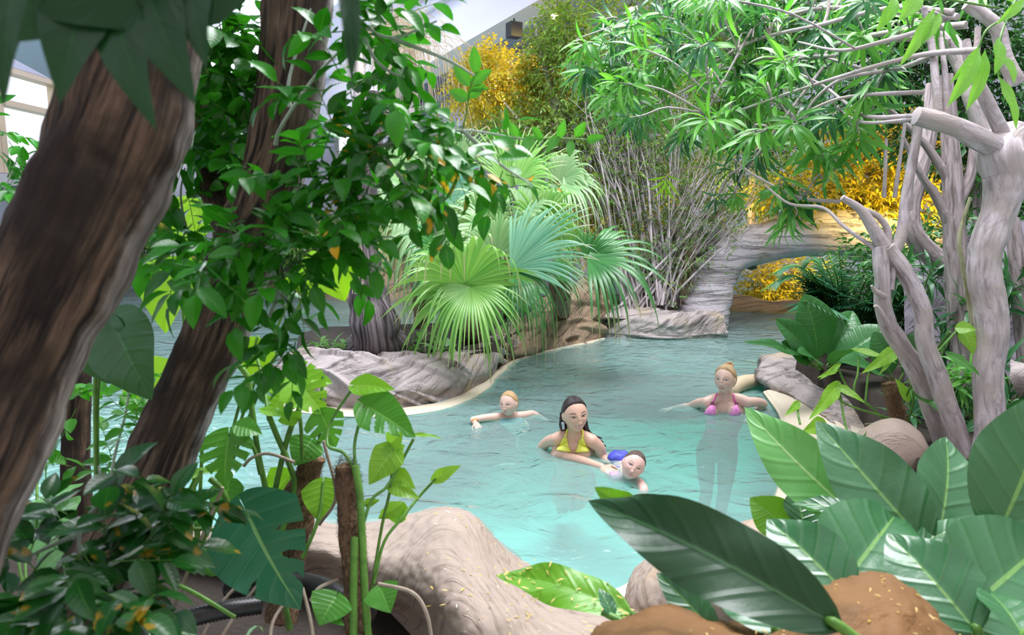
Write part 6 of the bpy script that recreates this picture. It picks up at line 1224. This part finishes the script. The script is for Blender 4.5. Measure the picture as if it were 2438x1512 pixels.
for i in range(26):
    sg = -1 if i % 2 else 1; a0 = hc+Mh@np.array([sg*rng.uniform(.22, .33), -.18+rng.normal()*.04, .02+rng.normal()*.05])*H
    end = P(1322+rng.normal()*4, 1034, 4.45) if sg > 0 else P(1432+rng.normal()*5, 1056+rng.normal()*5, 4.45)
    tube(mb, [a0, hc+Mh@np.array([sg*.34, -.26, -.30])*H+rng.normal(size=3)*.006, (end+hc)/2+rng.normal(size=3)*.008+np.array([0, .05, -.06]), end], [.009, .010, .009, .004], 6)
tube(mb, [hc+Mh@np.array([0, -.42, 0])*H, hc+Mh@np.array([0, -.44, -.4])*H, hc+np.array([.03, .16, -.30])], [.05, .055, .04], 12)
mb.build('hair_lengths', M_dkhair, hcap)
M_yel = plain('yellow_fabric', (.80, .85, .12), .55, nz=.1)
for q, s_ in ((((1340, 1042), (1350, 1044), (1358, 1078), (1325, 1072)), ((1344, 1046), (1348, 1034), (1352, 1022))), (((1380, 1046), (1390, 1044), (1402, 1076), (1370, 1078)), ((1385, 1048), (1388, 1036), (1386, 1024)))):
    cp = patch(o, tr, q, M_yel, 'bikini_top', .005, 14, .005); strap(cp, tr, s_, M_yel, 'strap', .006)
h = tr.ray_cast(Vector(hc+Mh@np.array([0, 1.2, -.284])*H), Vector(Mh@np.array([0, -1., 0])))
if h[0]: mb = MB(); sphere(mb, np.array(h[0]), np.array([.092, .009, .016])*H, 10, 16, M=Mh); mb.build('teeth', plain('teeth', (.85, .83, .80), .3), o)
mb = MB()
for i in range(3): sphere(mb, hc+Mh@np.array([.36, -.02, -.20-.065*i])*H, .012-.001*i, 8, 10)
mb.build('earring', plain('silver_blue', (.45, .50, .62), .2, .8), o)

# --- child swimming behind
def body_boy(mb, hc, Mh, H):
    nb = hc+np.array([.01, .05, -.125]); pel = nb+np.array([.06, .30, -.16]); u, f, r = torso(mb, nb, pel, (-.1, -.5, -1), .20, .20, .19, .13)
    rtube(mb, [hc+Mh@np.array([0, -.10, -.25])*H, (hc+nb)/2+(0, .02, 0), nb], [.042, .038, .042])
    sL, sR = W(1184, 993, .018), W(1240, 990, .015); rtube(mb, [nb, sL], [.036, .034]); rtube(mb, [nb, sR], [.036, .034])
    e = W(1126, 999, .022); w = W(1131, 1007, .014); rtube(mb, [sL, W(1155, 995, .022), e], [.034, .029, .024]); rtube(mb, [e, (e+w)/2, w], [.024, .022, .018]); hand(mb, w, W(1138, 1017, .0)-w, (.6, 0, -1), .66, -1, .5)
    e = W(1268, 985, .012); w = W(1288, 993, -.02); rtube(mb, [sR, (sR+e)/2, e, w], [.034, .030, .026, .018]); hand(mb, w, W(1300, 1000, -.05)-w, (0, 0, -1), .66, 1)
    for sx in (-1, 1): hip = pel+r*sx*.05; kn = hip+np.array([sx*.05, .22, -.12]); leg(mb, hip, kn, kn+np.array([0, .2, -.06]), (0, .5, -1), .62)
o, tr, Mh, hc, H = person('child with short fair hair swimming behind the dark haired woman', P(1211, 961, 5.10), .184, (152, 5, 4), body_boy, (.72, .48, .40), (.62, .33, .32), (.42, .27, .18), None, (.10, .13, .16), fat=1.04, child=1., vox=.0028, gaze=-.01, eye_open=.027, mouth=.085, browt=.7)
hair_cap(o, hc, Mh, H, line_f(.0), hairmat('fair_hair', (.38, .22, .10), (.62, .42, .22)), .022, 1.04, 1., nz=.01)
w0 = W(1129, 1003, .018); mb = MB(); tube(mb, [w0+(-.004, 0, .008), w0+(.010, -.012, -.004)], .0235, 16, per=4); mb.build('wristband', plain('orange_band', (.85, .22, .04), .4), o)
patch(o, tr, ((1193, 996), (1242, 994), (1246, 1006), (1190, 1010)), plain('pale_blue_fabric', (.35, .62, .80), .6, nz=.2), 'swimsuit', .005, 12)

# --- toddler in front
def body_tot(mb, hc, Mh, H):
    nb = W(1490, 1136, -.045); pel = W(1474, 1096, -.06); u, f, r = torso(mb, nb, pel, (.1, -.3, 1), .17, .17, .17, .12)
    rtube(mb, [hc+Mh@np.array([0, -.08, -.22])*H, (hc+nb)/2, nb], [.038, .035, .040])
    sL, sR = W(1462, 1137, -.02), W(1522, 1150, -.02); rtube(mb, [nb, sL], [.034, .032]); rtube(mb, [nb, sR], [.034, .032])
    e = W(1450, 1128, -.03); w = W(1452, 1112, -.05); rtube(mb, [sL, e, w], [.030, .025, .019]); hand(mb, w, (0, .6, -.3), (0, 0, -1), .55)
    e = W(1533, 1168, -.01); w = W(1520, 1185, -.06); rtube(mb, [sR, e, w], [.031, .026, .019]); hand(mb, w, (-.3, -.6, -.4), (0, 0, -1), .55)
    for sx in (-1, 1): hip = pel+r*sx*.05; kn = hip+np.array([sx*.05-.02, .20, -.06]); leg(mb, hip, kn, kn+np.array([-.03, .15, -.10]), (0, .5, -1), .55)
o, tr, Mh, hc, H = person('wet haired toddler floating on one side in front of the dark haired woman', P(1508, 1108, 3.90), .172, (176, 12, -26), body_tot, (.74, .48, .42), (.70, .28, .32), (.30, .20, .15), None, (.08, .10, .13), fat=1.08, child=1., vox=.0026, eye_open=.030, mouth=.07, browt=.7)
hair_cap(o, hc, Mh, H, line_f(.01), hairmat('wet_brown_hair', (.06, .04, .035), (.17, .11, .09), .25), .016, 1.08, 1., nz=.006)
patch(o, tr, ((1452, 1124), (1474, 1126), (1482, 1140), (1456, 1142)), plain('pink_fabric', (.80, .40, .62), .6, nz=.3, nscale=60), 'swimsuit', .005, 10)
mb = MB(); sphere(mb, W(1474, 1092, .0), (.075, .06, .05), 18, 24); mb.v[0] = mb.v[0]+.012*vnoise(mb.v[0], 22, 1)[:, None]; mb.build('swim_shorts', plain('blue_fabric', (.08, .10, .62), .5, nz=.3), o)
